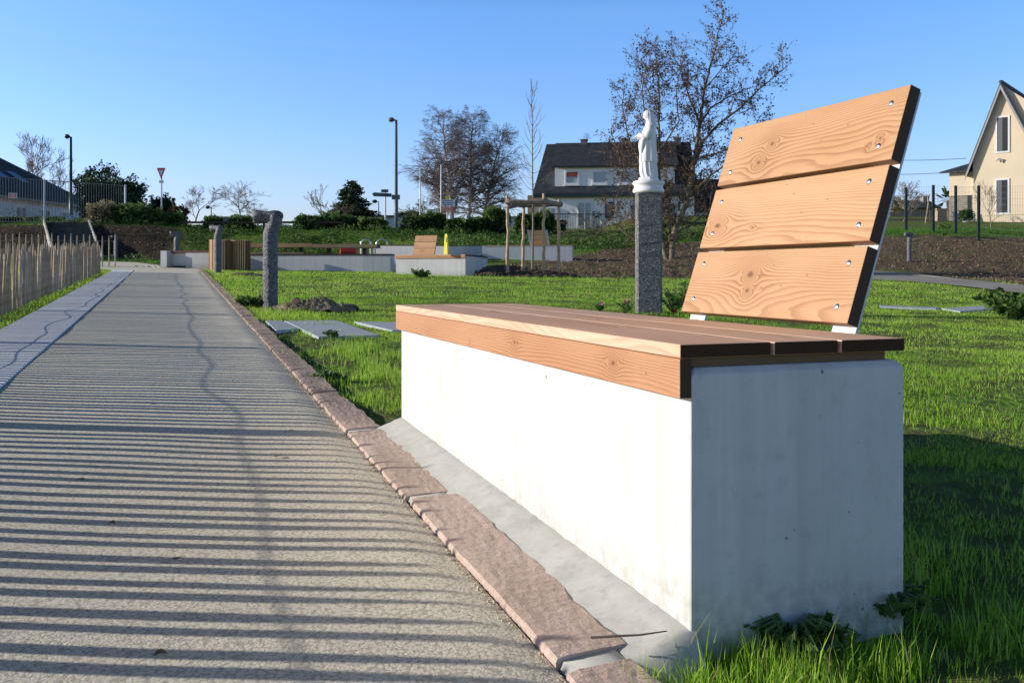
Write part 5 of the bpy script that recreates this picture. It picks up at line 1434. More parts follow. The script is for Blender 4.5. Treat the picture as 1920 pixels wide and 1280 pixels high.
# ------------------------------------------------------------------ steps and the metal fence above
def make_steps():
    Yb, Yt = 36.6, 42.6
    a0, a1 = at(103, 490, Yb), at(190, 490, Yb); b0, b1 = at(83, 418, Yt), at(165, 420, Yt)
    z0 = gz(-17.5, Yb); a0.z = a1.z = z0 - .05; 
    o = a0.copy(); t = thing('outdoor_steps', 'dark timber steps with pale side boards climbing the bank', 'steps', o)
    n = 13; M_st = mottled('dark_damp_timber', (.035, .045, .042), (.075, .085, .075), 5, .8, .3, 30, .01)
    for i in range(n):
        f, g = i / n, (i + 1) / n
        pa, pb = a0.lerp(b0, f) - o, a1.lerp(b1, f) - o; qa, qb = a0.lerp(b0, g) - o, a1.lerp(b1, g) - o
        zt = qa.z
        vs = [(pa.x, pa.y, pa.z - .1), (pb.x, pb.y, pa.z - .1), (qb.x, qb.y + .05, pa.z - .1), (qa.x, qa.y + .05, pa.z - .1), (pa.x, pa.y, zt), (pb.x, pb.y, zt), (qb.x, qb.y + .05, zt), (qa.x, qa.y + .05, zt)]
        MB().add(vs, [(3, 2, 1, 0), (4, 5, 6, 7), (0, 1, 5, 4), (1, 2, 6, 5), (2, 3, 7, 6), (3, 0, 4, 7)]).build('step', M_st, t)
    for p, q, s in ((a0, b0, -1), (a1, b1, 1)):
        p, q = p - o, q - o
        vs = []
        for v in (p, q):
            for dx in (0, s * .06):
                vs += [(v.x + dx, v.y, v.z - .15), (v.x + dx, v.y, v.z + .22)]
        MB().add(vs, [(0, 1, 3, 2), (4, 6, 7, 5), (0, 4, 5, 1), (2, 3, 7, 6), (1, 5, 7, 3), (0, 2, 6, 4)]).build('side_board', mottled('pale_side_board', (.36, .36, .33), (.48, .47, .43), 5, .8, .3, 30, .01), t)
make_steps()
def make_bar_fence():
    Y0, Y1 = 40.5, 45.0
    A0, A1 = at(-60, 418, Y0), at(236, 420, Y1); T0, T1 = at(-60, 330, Y0), at(236, 350.5, Y1)
    o = A0.copy(); t = thing('metal_fence', 'tall galvanised vertical-bar fence along the top of the bank', 'fence', o)
    M_bar = plain('dull_galvanised_bar', (.30, .30, .26), .5, .3)
    n = 59; m = []
    for i in range(n + 1):
        f = i / n; p = A0.lerp(A1, f) - o; q = T0.lerp(T1, f) - o
        MB().box(-.007, .007, -.007, .007, 0, (q - p).z).build('bar', M_bar, t, loc=p + Vector((0, 0, .03)))
    for P, Q in ((A0, A1), (T0, T1)):
        MB().tube([P - o + Vector((0, 0, .05)), Q - o + Vector((0, 0, .05))], .020, 6).build('rail', M_bar, t)
    for x, f in ((-30, None), (76.5, None), (236, None)):
        f = (x + 60) / 296; p = A0.lerp(A1, f) - o; q = T0.lerp(T1, f) - o
        MB().tube([p - Vector((0, .06, .3)), q + Vector((0, -.06, .10))], .045, 8).build('post', M_steel, t)
    # red lettered sign
    s = thing('fence_sign', 'white sign with red panel hanging on the metal fence', 'sign', at(17, 362, 40.7), R(6))
    k = 40.7 / F; MB().box(0, 15 * k, -.06, -.05, -10 * k, 0).build('plate', M_whites, s)
    MB().box(1 * k, 14 * k, -.064, -.061, -9 * k, -1 * k).build('red_panel', plain('faded_red', (.75, .16, .18), .5), s)
    m = MB()
    for r_, (xs, xe) in enumerate(((3, 12), (4, 11), (3, 12))): m.box(xs * k, xe * k, -.068, -.065, -(3 + r_ * 2.2) * k, -(2.2 + r_ * 2.2) * k)
    m.build('lettering', M_whites, s)
    s = thing('street_name_sign', 'small blue sign with white edge low on the green lamp post', 'sign', at(125.5, 404, 46), 0)
    k = 46 / F; MB().box(0, 15 * k, -.10, -.09, -8.5 * k, 0).build('plate', M_whites, s); MB().box(.6 * k, 14.4 * k, -.105, -.101, -7.8 * k, -.7 * k).build('blue_panel', M_blue, s)
    m = MB(); m.box(5 * k, 10 * k, -.109, -.106, -3.4 * k, -2.2 * k); m.box(3 * k, 12 * k, -.109, -.106, -6 * k, -4.6 * k); m.build('lettering', M_whites, s)
make_bar_fence()
def lamp(label, x, Y, ytop, ybase, arm, r=.06, mat=None, head=.35, name='street_lamp'):
    k = Y / F; b = Vector(((x - 960) * k, Y, CAM - (ybase - HZ) * k)); H = (ybase - ytop) * k
    t = thing(name, label, 'street lamp', b)
    MB().tube([(0, 0, -.5), (0, 0, H * .3), (0, 0, H * .302), (0, 0, H)], [r * 1.25, r * 1.2, r, r * .75], 12).build('pole', mat or M_dark, t, smooth=True)
    s = -1 if arm < 0 else 1; a = abs(arm)
    m = MB().tube([(0, 0, H - .02), (s * a * .4, 0, H + .02)], [r * .5, r * .5], 8)
    m.tube([(s * a * .25, 0, H + .01), (s * a * .5, 0, H + .03), (s * a * .85, 0, H + .01), (s * a, 0, H - .02)], [head * .12, head * .24, head * .22, head * .06], 10)
    m.build('lamp_head', mat or M_dark, t, smooth=True); return t
lamp('dark green street lamp rising behind the metal fence above the steps', 133, 46.2, 257, 418, -.30, .072, None, .5)
lamp('tallest grey street lamp, right of the direction arrow signs', 743, 50, 225.5, 432, -.42, .085, plain('grey_green_lamp', (.10, .125, .13), .45), .55)
lamp('thin distant street lamp left of the direction arrow signs', 710, 105, 378, 430, -.7, .06, None, .9)
lamp('short distant street lamp above the rail between the two bare trees', 396, 100, 389, 425, -.6, .06, None, .8)
# give way sign
def giveway():
    Y = 46; k = Y / F; b = Vector(((303 - 960) * k, Y, CAM - (418 - HZ) * k)); t = thing('give_way_sign', 'red and white triangular give-way sign on a steel post', 'road sign', b)
    H = (418 - 315) * k
    MB().tube([(0, 0, -.3), (0, 0, H - .05)], .035, 10).build('post', M_steel, t)
    def tri(x, ztop, zbot, y, th): return MB().add([(-x, y, ztop), (x, y, ztop), (0, y, zbot), (-x, y - th, ztop), (x, y - th, ztop), (0, y - th, zbot)], [(0, 1, 2), (5, 4, 3), (0, 3, 4, 1), (1, 4, 5, 2), (2, 5, 3, 0)])
    zt = H; zb = H - 22 * k; w = 8.5 * k
    tri(w, zt, zb, -.05, .01).build('back_plate', M_whites, t)
    tri(w * .90, zt - .8 * k, zb + 1.6 * k, -.062, .004).build('red_border', plain('sign_red', (.70, .04, .06), .4), t)
    tri(w * .52, zt - 4.2 * k, zb + 7.2 * k, -.068, .004).build('white_centre', M_whites, t)
    MB().box(-4 * k, 4.5 * k, -.06, -.045, zb - 6.5 * k, zb - 1.5 * k).build('plate', M_whites, t)
giveway()
def arrows():
    Y = 49; k = Y / F; b = Vector(((722.5 - 960) * k, Y, CAM - (432 - HZ) * k)); t = thing('direction_sign', 'grey post with small plate above a dark arrow sign pointing left', 'road sign', b)
    z = lambda y: (432 - y) * k
    mt = plain('sign_back_grey', (.055, .085, .10), .5); mt2 = plain('sign_face_grey', (.14, .18, .20), .5)
    MB().tube([(0, 0, -.3), (0, 0, z(355))], .045, 10).build('post', M_steel, t)
    MB().box(-7.5 * k, 6 * k, -.08, -.06, z(361), z(355.5)).build('small_plate', mt, t)
    pts = [(-24.5, 364.3), (-21, 361), (12, 363), (12, 369.5), (-21, 368.5)]
    vs = [(x * k, -.085, z(y)) for x, y in pts] + [(x * k, -.06, z(y)) for x, y in pts]; n = 5
    MB().add(vs, [tuple(range(n)), tuple(range(n, 2 * n))[::-1]] + [(i, n + i, n + (i + 1) % n, (i + 1) % n) for i in range(n)]).build('arrow_board', mt, t)
    MB().box(-19 * k, -3 * k, -.090, -.087, z(367), z(363.6)).build('arrow_face', mt2, t)
    s = thing('road_sign', 'small dark rectangular sign fixed on the tallest lamp post', 'road sign', at(735, 374.5, 49.8)); k = 49.8 / F
    MB().box(0, 15.5 * k, -.14, -.12, 0, 9 * k).build('plate', mt2, s, bevel=.02)
arrows()
def flagpole(label, x, Y, yt):
    k = Y / F; b = Vector(((x - 960) * k, Y, CAM - (420 - HZ) * k))
    o = MB().tube([(0, 0, -.3), (0, 0, (420 - yt) * k)], [.05, .035], 10).build('flagpole', M_whites, loc=b, smooth=True); tag(o, label, 'flagpole', 'white flagpoles')
flagpole('left white flagpole in front of the birch twigs', 788, 54, 317); flagpole('right white flagpole beside the direction board', 827, 53.5, 309)
def board():
    Y = 52; k = Y / F; b = Vector(((841 - 960) * k, Y, CAM - (420 - HZ) * k)); t = thing('direction_board', 'stacked white and red direction boards topped by a small yellow plate', 'road sign', b); z = lambda y: (420 - y) * k
    for x in (-2.5, 4.5): MB().tube([(x * k, 0, -.3), (x * k, 0, z(375))], .04, 8).build('post', M_steel, t)
    rows = [(374.5, 379.3, M_whites), (381.5, 386.6, M_whites), (388, 397.5, plain('sign_orange_red', (.68, .14, .05), .4))]
    for y0, y1, mt in rows:
        MB().box(-12.6 * k, 12.5 * k, -.09, -.07, z(y1), z(y0)).build('board', mt, t)
        m = MB(); rnd = random.Random(int(y0))
        for yy in ([(y0 + y1) / 2] if y1 - y0 < 7 else [y0 + 2.6, y1 - 2.6]):
            x = -11.0
            while x < 7:
                w = rnd.uniform(.8, 1.6); m.box(x * k, (x + w) * k, -.096, -.092, z(yy + 1.0), z(yy - 1.0)); x += w + .5
        m.build('lettering', plain('lettering_dark', (.10, .16, .30), .5) if mt is M_whites else M_whites, t)
    MB().box(-12.4 * k, 12.4 * k, -.088, -.072, z(381.2), z(379.8)).build('blue_band', M_blue, t)
    MB().box(-6 * k, 1.5 * k, -.09, -.07, z(373.4), z(369)).build('yellow_plate', M_yellow, t)
    MB().add([((12.6 + a) * k, -.08 + c, z(y)) for a, y, c in ((0, 374, 0), (4, 376, .3), (4, 384, .3), (0, 397, 0))], [(0, 1, 2, 3)]).build('side_board', M_black, t)
board()
def round_sign():
    Y = 45; k = Y / F; b = Vector(((417 - 960) * k, Y, CAM - (432 - HZ) * k)); t = thing('round_sign', 'round blue traffic sign with white symbol above the second bollard', 'road sign', b)
    MB().tube([(0, 0, -.2), (0, 0, 22 * k)], .03, 8).build('post', M_steel, t)
    m = MB(); n = 24; R0 = 6.5 * k; zc = 20 * k
    def disc(r, y, h=0, name='', mat=None):
        MB().add([(cos(2 * pi * i / n) * r, y, zc + sin(2 * pi * i / n) * r) for i in range(n)] + [(cos(2 * pi * i / n) * r, y - .006, zc + sin(2 * pi * i / n) * r) for i in range(n)], [tuple(range(n)), tuple(range(n, 2 * n))[::-1]] + [(i, n + i, n + (i + 1) % n, (i + 1) % n) for i in range(n)]).build(name, mat, t)
    disc(R0, -.05, 0, 'rim', M_whites); disc(R0 * .9, -.058, 0, 'blue_disc', M_blue)
    MB().box(-1.2 * k, 1.2 * k, -.070, -.067, zc - 3 * k, zc + 2.5 * k).build('white_symbol', M_whites, t)
round_sign()
# dark timber rail with posts
def timber_rail():
    Y = 43.2; A = at(338, 417, Y); B = at(640, 420, Y); t = thing('timber_rail', 'dark brown timber knee rail along the top of the grass bank', 'rail', (A.x, A.y, A.z)); L = B - A
    MB().box(0, L.x, -.05, .05, -.05, .05).build('rail', M_cap, t)
    for x in (338, 340 - 2, 397 + 0, 493, 590, 640):
        xx = (x - 338) * Y / F; MB().box(xx, xx + .09, -.03, .06, -1.0, .04 if x != 493 else .02).build('post', M_cap, t)
timber_rail()

# ------------------------------------------------------------------ parked cars beyond the rail
def car(label, x, Y, yroof, col, rz=0.0):
    k = Y / F; zr = CAM - (yroof - HZ) * k; H = 1.45; b = Vector(((x - 960) * k, Y, zr - H))
    t = thing('parked_car', label, 'car', b, rz); mp = plain('car_paint_%d' % x, col, .25, .1, .03)
    prof = [(-2.05, .35), (-2.1, .62), (-1.95, .82), (-1.2, .93), (-.62, 1.36), (-.2, 1.45), (.75, 1.43), (1.35, 1.22), (1.75, .98), (2.02, .92), (2.1, .6), (2.05, .35)]
    n = len(prof); vs = []
    for y, s in ((-.82, .94), (-.85, 1.), (.85, 1.), (.82, .94)):
        for (px, pz) in prof: vs.append((px * (s if abs(px) > 1.9 else 1), y * (.82 if pz > 1.1 else 1), pz))
    fs = [tuple(range(n)), tuple(range(3 * n, 4 * n))[::-1]]
    for q in range(3):
        for i in range(n): fs.append((q * n + i, (q + 1) * n + i, (q + 1) * n + (i + 1) % n, q * n + (i + 1) % n))
    MB().add(vs, fs).build('body', mp, t, bevel=.03)
    wb = MB()
    for s in (-1, 1):
        y = s * .775
        wb.add([(-1.0, s * .862, .95), (-.52, s * .712, 1.33), (.70, s * .712, 1.36), (1.25, s * .862, 1.0)], [(0, 1, 2, 3)])
    wb.add([(-1.18, -.66, .965), (-1.18, .66, .965), (-.66, .60, 1.36), (-.66, -.60, 1.36)], [(0, 1, 2, 3)])
    wb.build('windows', M_glassd, t)
    for wx in (-1.3, 1.3):
        for s in (-1, 1):
            w = MB().tube([(wx, s * .70, .31), (wx, s * .87, .31)], .31, 18).build('wheel', M_black, t)
            MB().tube([(wx, s * .872, .31), (wx, s * .878, .31)], .18, 12).build('rim', M_steel, w)
car('white parked car beyond the timber rail, its roof just right of the nearest bollard', 520, 56, 421.5, (.75, .76, .78), .1)
car('pale grey parked car below the dome-shaped shrub', 452, 57, 424, (.45, .52, .58), .05)
car('light parked car left of the second bollard', 384, 57, 422, (.62, .63, .64), .0)

# ------------------------------------------------------------------ houses
def quad(m, a, b, c, d): m.add([a, b, c, d], [(0, 1, 2, 3)])
def slab(m, pts, t):
    """thick sheet from 4 points, t = offset vector"""
    t = Vector(t); P = [Vector(p) for p in pts]; m.add(P + [p + t for p in P], [(0, 1, 2, 3), (7, 6, 5, 4), (0, 4, 5, 1), (1, 5, 6, 2), (2, 6, 7, 3), (3, 7, 4, 0)])
def window(par, x0, x1, z0, z1, y, fw=.09, split=1, frame=None, pane=None, depth=.12, curtain=True, shutter=None):
    f = MB(); frame = frame or M_pvc
    f.box(x0, x0 + fw, y - .03, y + depth, z0, z1); f.box(x1 - fw, x1, y - .03, y + depth, z0, z1)
    f.box(x0 + fw, x1 - fw, y - .028, y + depth, z0, z0 + fw); f.box(x0 + fw, x1 - fw, y - .028, y + depth, z1 - fw, z1)
    for i in range(1, split): xx = lerp(x0, x1, i / split); f.box(xx - fw * .4, xx + fw * .4, y - .02, y + depth * .8, z0 + fw, z1 - fw)
    o = f.build('window', frame, par)
    MB().box(x0 + fw * .5, x1 - fw * .5, y + .02, y + .035, z0 + fw * .5, z1 - fw * .5).build('pane', pane or M_curtain, o)
    if shutter: MB().box(x0 + fw, x1 - fw, y - .02, y + .012, lerp(z0, z1, shutter[0]), z1 - fw).build('shutter', shutter[1], o)
    return o
def white_house():
    Y = 75.; k = Y / F; X0 = (1010 - 960) * k; zb = CAM - (436 - HZ) * k
    t = thing('house', 'two-storey white house with dark slate roof and a wide dormer behind the staked tree', 'house', (X0, Y, zb), R(-7)); L = (1297 - 1010) * k; D = 9.
    z = lambda y: (436 - y) * k; x = lambda p: (p - 1010) * k
    MB().box(0, L, 0, D, -1, z(366)).build('wall', M_render_white, t)
    # left pale garage corner
    MB().box(-.9, x(1024), -.01, 0.0, 0, z(366)).build('porch_wall', M_render_tan, t)
    r = MB(); yt = 262; zr = z(260.5); ze = z(366); ov = .35
    slab(r, [(-.45, -ov, ze - .05), (L + .3, -ov, ze - .05), (L + .0, D / 2, zr), (.25, D / 2, zr)], (0, 0, .18))
    slab(r, [(L + .3, D + ov, ze - .05), (-.45, D + ov, ze - .05), (.25, D / 2, zr), (L, D / 2, zr)], (0, 0, .18))
    r.build('roof', M_slate, t)
    MB().add([(0, 0, ze), (.0, D, ze), (.32, D / 2, zr)], [(0, 1, 2)]).build('gable', M_slate, t)
    MB().add([(L, 0, ze), (L, D, ze), (L - .05, D / 2, zr)], [(0, 1, 2)]).build('gable', M_slate, t)
    # dormer
    dx0, dx1 = x(1040), x(1262); dy = .28
    MB().box(dx0, dx1, dy, D / 2, z(351), z(314)).build('dormer_wall', M_render_white, t)
    d = MB(); slab(d, [(dx0 - .25, dy - .3, z(314.5)), (dx1 + .25, dy - .3, z(314.5)), (dx1 + .25, D / 2 - .1, zr + .10), (dx0 - .25, D / 2 - .1, zr + .10)], (0, 0, .14)); d.build('dormer_roof', M_slate, t)
    MB().box(dx0 - .25, dx1 + .25, dy - .38, dy - .28, z(314.5) - .04, z(314.5) + .10).build('gutter', M_black, t)
    MB().box(-.45, L + .3, -ov - .12, -ov, ze - .22, ze + .02).build('gutter', M_dark, t)
    for a, b_, c, e, sh_ in ((1059, 1085.5, 320, 346, (.55, plain('red_brown_shutter', (.30, .065, .04), .6))), (1110, 1137.5, 321, 346, None), (1160, 1190, 321, 346, None), (1215, 1240, 321, 346, None)):
        window(t, x(a), x(b_), z(e), z(c), dy - .03, .12, 1, M_pvc, M_curtain if a != 1059 else M_curtain, .1, shutter=sh_)
        MB().box(x(a) - .05, x(b_) + .05, dy - .16, dy - .002, z(e) - .12, z(e) - .01).build('sill', M_render_white, t)
    window(t, x(1083), x(1110), z(426), z(379), -.06, .10, 2, M_pvc, M_curtain, .1)
    window(t, x(1134), x(1150), z(410), z(380), -.06, .10, 1, M_black, M_glassd, .1)
    window(t, x(1011), x(1044), z(403), z(389), -.06, .10, 3, M_pvc, M_curtain, .1)
    window(t, x(1180), x(1210), z(415), z(380), -.06, .10, 2, M_pvc, M_curtain, .1)
    window(t, x(1240), x(1262), z(415), z(385), -.06, .10, 1, M_black, M_glassd, .1)
    for px, w in ((1090.5, .26), (1172, .33), (1272, .26)):
        c = MB(); c.box(x(px) - w, x(px) + w, D / 2 - .4, D / 2 + .3, zr - .5, zr + .42); c.box(x(px) - w - .06, x(px) + w + .06, D / 2 - .46, D / 2 + .36, zr + .421, zr + .5); c.build('chimney', mottled('chimney_brick_%d' % px, (.16, .12, .10), (.26, .20, .17), 8, .9, .4, 20, .02), t)
    a = MB(); a.tube([(x(1096), D / 2, zr), (x(1096), D / 2, zr + 1.05)], .02, 5)
    for q in range(5): a.tube([(x(1096) - .35 + q * .02, D / 2 - .05 * q, zr + .55 + q * .1), (x(1096) + .35 - q * .04, D / 2 + .05 * q, zr + .6 + q * .1)], .012, 4)
    a.build('aerial', M_black, t)
    # ornaments on the facade: two leaf-shaped metal decorations
    dcr = MB()
    for q in range(7):
        an = q * .9; dcr.tube([(x(1116) + .18 * cos(an), -.06, z(402) + .22 * sin(an)), (x(1119) + .35 * cos(an + .8), -.06, z(403) + .28 * sin(an + .8))], .04, 5)
    dcr.build('wall_ornament', M_dark, t)
    # terrace railing: its own thing
    f = thing('terrace_railing', 'dark metal railing along the terrace of the white house', 'railing', (X0, Y - 2.2, zb)); k2 = (Y - 2.2) / F
    xr = lambda p: (p - 1010) * k2
    MB().tube([(xr(1010), 0, z(404)), (xr(1150), 0, z(405))], .035, 5).build('rail', M_black, f); MB().tube([(xr(1010), 0, z(434)), (xr(1150), 0, z(434))], .03, 5).build('rail', M_black, f)
    for i in range(46): MB().box(xr(1010 + i * 3.05), xr(1010 + i * 3.05) + .03, -.015, .015, z(434), z(405)).build('bar', M_black, f)
    for px, l in ((1101, 'left pale gate pillar below the terrace railing'), (1132, 'right pale gate pillar below the terrace railing')):
        o = MB(); o.box(-.20, .20, -.2, .2, -.8, .72); o.box(-.25, .25, -.25, .25, .721, .80)
        g = o.build('gate_pillar', M_render_tan2, loc=((px - 960) * 71 / F, 71, CAM - (434 - HZ) * 71 / F)); tag(g, l, 'pillar', 'gate pillars of the white house')
    # lower annex on the right with dark roof
    an = thing('annex', 'low annex with dark hipped roof right of the white house', 'house', ((1300 - 960) * k, Y + 1, zb)); xa = lambda p: (p - 1300) * k
    MB().box(0, xa(1480), 0, 6, -1, z(394)).build('wall', M_render_white, an)
    r = MB(); slab(r, [(-.4, -.4, z(396)), (xa(1485), -.4, z(396)), (xa(1470), 3, z(330)), (.4, 3, z(330))], (0, 0, .15)); slab(r, [(xa(1485), 6.4, z(396)), (-.4, 6.4, z(396)), (.4, 3, z(330)), (xa(1470), 3, z(330))], (0, 0, .15)); r.build('roof', M_slate, an)
    window(an, xa(1322), xa(1345), z(420), z(400), -.05, .1, 2)
M_render_tan2 = plaster('pale_stone_render', (.55, .50, .42), (.47, .42, .35))
white_house()

def cream_house():
    Y = 60.; k = Y / F; X0 = (1824 - 960) * k; zb = CAM - (421 - HZ) * k; z = lambda y: (421 - y) * k; x = lambda p: (p - 1824) * k / 1.08
    t = thing('house', 'cream rendered gabled house with steep dark slate roof, farthest right', 'house', (X0, Y, zb), R(-40))
    L = 6.2; xc = x(1877); ze = z(300); za = z(166); D = 11
    MB().add([(0, 0, -1), (L, 0, -1), (L, 0, ze + 1.0), (xc, 0, za), (0, 0, ze), (0, D, -1), (L, D, -1), (L, D, ze + 1.), (xc, D, za), (0, D, ze)],
             [(0, 1, 2, 3, 4), (9, 8, 7, 6, 5), (0, 4, 9, 5), (1, 6, 7, 2), (4, 3, 8, 9), (3, 2, 7, 8), (0, 5, 6, 1)]).build('wall', M_render_cream, t)
    sl = (za - ze) / xc; ov = .38
    m, nt = newmat('interlocking_slate_tiles'); P = co(nt)
    br = nt.n('ShaderNodeTexBrick', {'Scale': 3.2, 'Mortar Size': .03, 'Color1': (.035, .05, .07, 1), 'Color2': (.055, .075, .10, 1), 'Mortar': (.008, .01, .014, 1)}); nt.t.links.new(nt.map(P, (1, 1, 1), rot=(0, 0, R(90))), br.inputs['Vector'])
    pbr(nt, br.outputs[0], .45, nt.bump(br.outputs[1], .5, .02))
    r = MB(); slab(r, [(-ov, -.35, ze - ov * sl), (xc, -.35, za), (xc, D + .3, za), (-ov, D + .3, ze - ov * sl)], (0, 0, .16))
    slab(r, [(xc, -.35, za), (L + .6, -.35, za - (L + .6 - xc) * sl * .8), (L + .6, D + .3, za - (L + .6 - xc) * sl * .8), (xc, D + .3, za)], (0, 0, .16)); r.build('roof', m, t)
    b = MB(); slab(b, [(-ov, -.37, ze - ov * sl - .30), (xc, -.37, za - .30), (xc, -.37, za - .01), (-ov, -.37, ze - ov * sl - .01)], (0, .03, 0)); slab(b, [(xc, -.37, za - .30), (L + .6, -.37, za - (L + .6 - xc) * sl * .8 - .3), (L + .6, -.37, za - (L + .6 - xc) * sl * .8 - .01), (xc, -.37, za - .01)], (0, .03, 0)); b.build('barge_board', plain('grey_barge_board', (.34, .34, .34), .6), t)
    rt = MB()
    for i in range(22): rt.tube([(xc, -.3 + i * .5, za + .17), (xc, .1 + i * .5, za + .19)], [.10, .13], 8)
    rt.build('ridge_tiles', M_slate, t)
    for a, b_, c, e in ((1869, 1888.5, 226, 288), (1868, 1888, 341, 401)):
        fr = MB(); fw = .10; fr.box(x(a) - .10, x(a), -.05, .03, z(e) - .1, z(c) + .10); fr.box(x(b_), x(b_) + .10, -.05, .03, z(e) - .1, z(c) + .10); fr.box(x(a), x(b_), -.05, .03, z(c), z(c) + .10); fr.box(x(a), x(b_), -.05, .03, z(e) - .1, z(e))
        w = fr.build('window', M_pvc, t); MB().box(x(a), x(b_), -.012, -.004, z(e), z(c)).build('pane', M_black, w)
        MB().box(x(a) + .03, x(a) + .30, -.025, -.013, z(e), z(c)).build('shutter', plain('grey_shutter', (.13, .14, .15), .5), w)
    lm = MB(); lm.tube([(x(1879), -.03, z(309)), (x(1879), -.12, z(303))], .04, 6); lm.tube([(x(1868), -.18, z(305)), (x(1872), -.15, z(302)), (x(1878), -.12, z(303))], [.05, .07, .04], 8); lm.build('wall_light', M_steel, t)
    MB().box(x(1846), L + .0, -.04, -.002, z(402) - .12, z(402)).build('base_moulding', M_render_cream, t)
    # annex
    a = thing('annex', 'low cream annex with stone-clad lower wall joined to the cream house', 'house', (X0 - 1.5 * .766 + .3 * .643, Y + 1.5 * .643 + .3 * .766, zb), R(-40)); xa = lambda p: (p - 1793) * k * 1.42
    MB().box(0, xa(1823.5), 0, 5, z(365), z(318)).build('wall', M_render_cream, a)
    m, nt = newmat('rubble_stone_cladding'); P = co(nt); br = nt.n('ShaderNodeTexBrick', {'Scale': 2.4, 'Mortar Size': .02, 'Color1': (.34, .29, .23, 1), 'Color2': (.22, .19, .16, 1), 'Mortar': (.42, .38, .32, 1), 'Row Height': .3}); nt.t.links.new(nt.map(P, rot=(R(90), 0, 0)), br.inputs['Vector'])
    pbr(nt, br.outputs[0], .9, nt.bump(br.outputs[1], .6, .03))
    MB().box(-.02, xa(1823.5), -.03, 5, -1, z(366)).build('stone_wall', m, a)
    r = MB(); slab(r, [(-.5, -.4, z(322)), (xa(1823), -.4, z(322)), (xa(1823), 2.5, z(300)), (.6, 2.5, z(300))], (0, 0, .1)); slab(r, [(xa(1823), 5.4, z(322)), (-.5, 5.4, z(322)), (.6, 2.5, z(300)), (xa(1823), 2.5, z(300))], (0, 0, .1)); r.build('roof', M_slate, a)
    MB().box(xa(1816), xa(1821), -.04, -.031, z(410), z(366)).build('door', M_black, a)
    # garden wall, gate pillar, shed
    w = MB(); w.box(0, (1765 - 1655) * k, 0, .25, -1, z(404) + .0); w.box(-.03, (1765 - 1655) * k, -.05, .3, z(404) + .001, z(404) + .06)
    o = w.build('garden_wall', M_render_tan, loc=((1655 - 960) * k, Y + 1, zb - .2)); tag(o, 'low tan rendered garden wall left of the gate pillar', 'wall')
    w = MB(); w.box(-.30, .30, 0, .6, -1, z(393)); w.box(-.37, .37, -.07, .67, z(393) + .001, z(390)); o = w.build('gate_pillar', M_render_tan, loc=((1772 - 960) * k, Y + .4, zb)); tag(o, 'square tan gate pillar with a flat cap beside the palm', 'pillar')
    s = thing('shed', 'grey shed with a long dark roof behind the garden wall', 'shed', ((1668 - 960) * 72 / F, 72, CAM - (425 - HZ) * 72 / F)); k7 = 72 / F
    MB().box(0, 92 * k7, 0, 4, -1, 34 * k7).build('wall', plaster('grey_shed_wall', (.30, .29, .27), (.22, .21, .20)), s)
    r = MB(); slab(r, [(-.3, -.3, 33 * k7), (94 * k7, -.3, 33 * k7), (94 * k7, 2, 51 * k7), (.0, 2, 51 * k7)], (0, 0, .1)); r.build('roof', M_slate, s)
    MB().box(76 * k7, 86 * k7, 1.2, 2.4, 30 * k7, 60 * k7).build('chimney', plaster('chimney_render', (.36, .33, .30), (.28, .26, .24)), s)
    f = thing('garden_fence', 'low pale metal garden fence between the gate pillar and the annex', 'fence', ((1782 - 960) * k, Y - .3, zb))
    for zz in (z(413), z(407), z(401)): MB().tube([(0, 0, zz), (41 * k, 0, zz)], .025, 5).build('rail', M_steel, f)
    for q in range(5): MB().box(q * 10 * k, q * 10 * k + .06, -.03, .03, -.1, z(399)).build('post', M_steel, f)
    o = MB().lathe([(.16, -.1), (.17, .45), (.12, .52), (.01, .53)], 14).build('white_bin', M_whites, loc=((1810 - 960) * 58 / F, 58, CAM - (414 - HZ) * 58 / F)); tag(o, 'small white bin on the grass by the garden fence', 'bin')
cream_house()
# power cables to the annex
for i, (ya, yb, l) in enumerate(((291, 297, 'upper power cable running to the roof of the cream annex'), (319, 322, 'lower power cable running to the eaves of the cream annex'))):
    A = at(1560, ya - 1, 66); B = at(1796 if i else 1812, yb, 61.6); pts = []
    for q in range(25): f = q / 24; p = A.lerp(B, f); p.z -= .25 * sin(pi * f); pts.append(p)
    o = MB().tube(pts, .018, 5).build('power_cable', M_black); tag(o, l, 'cable')

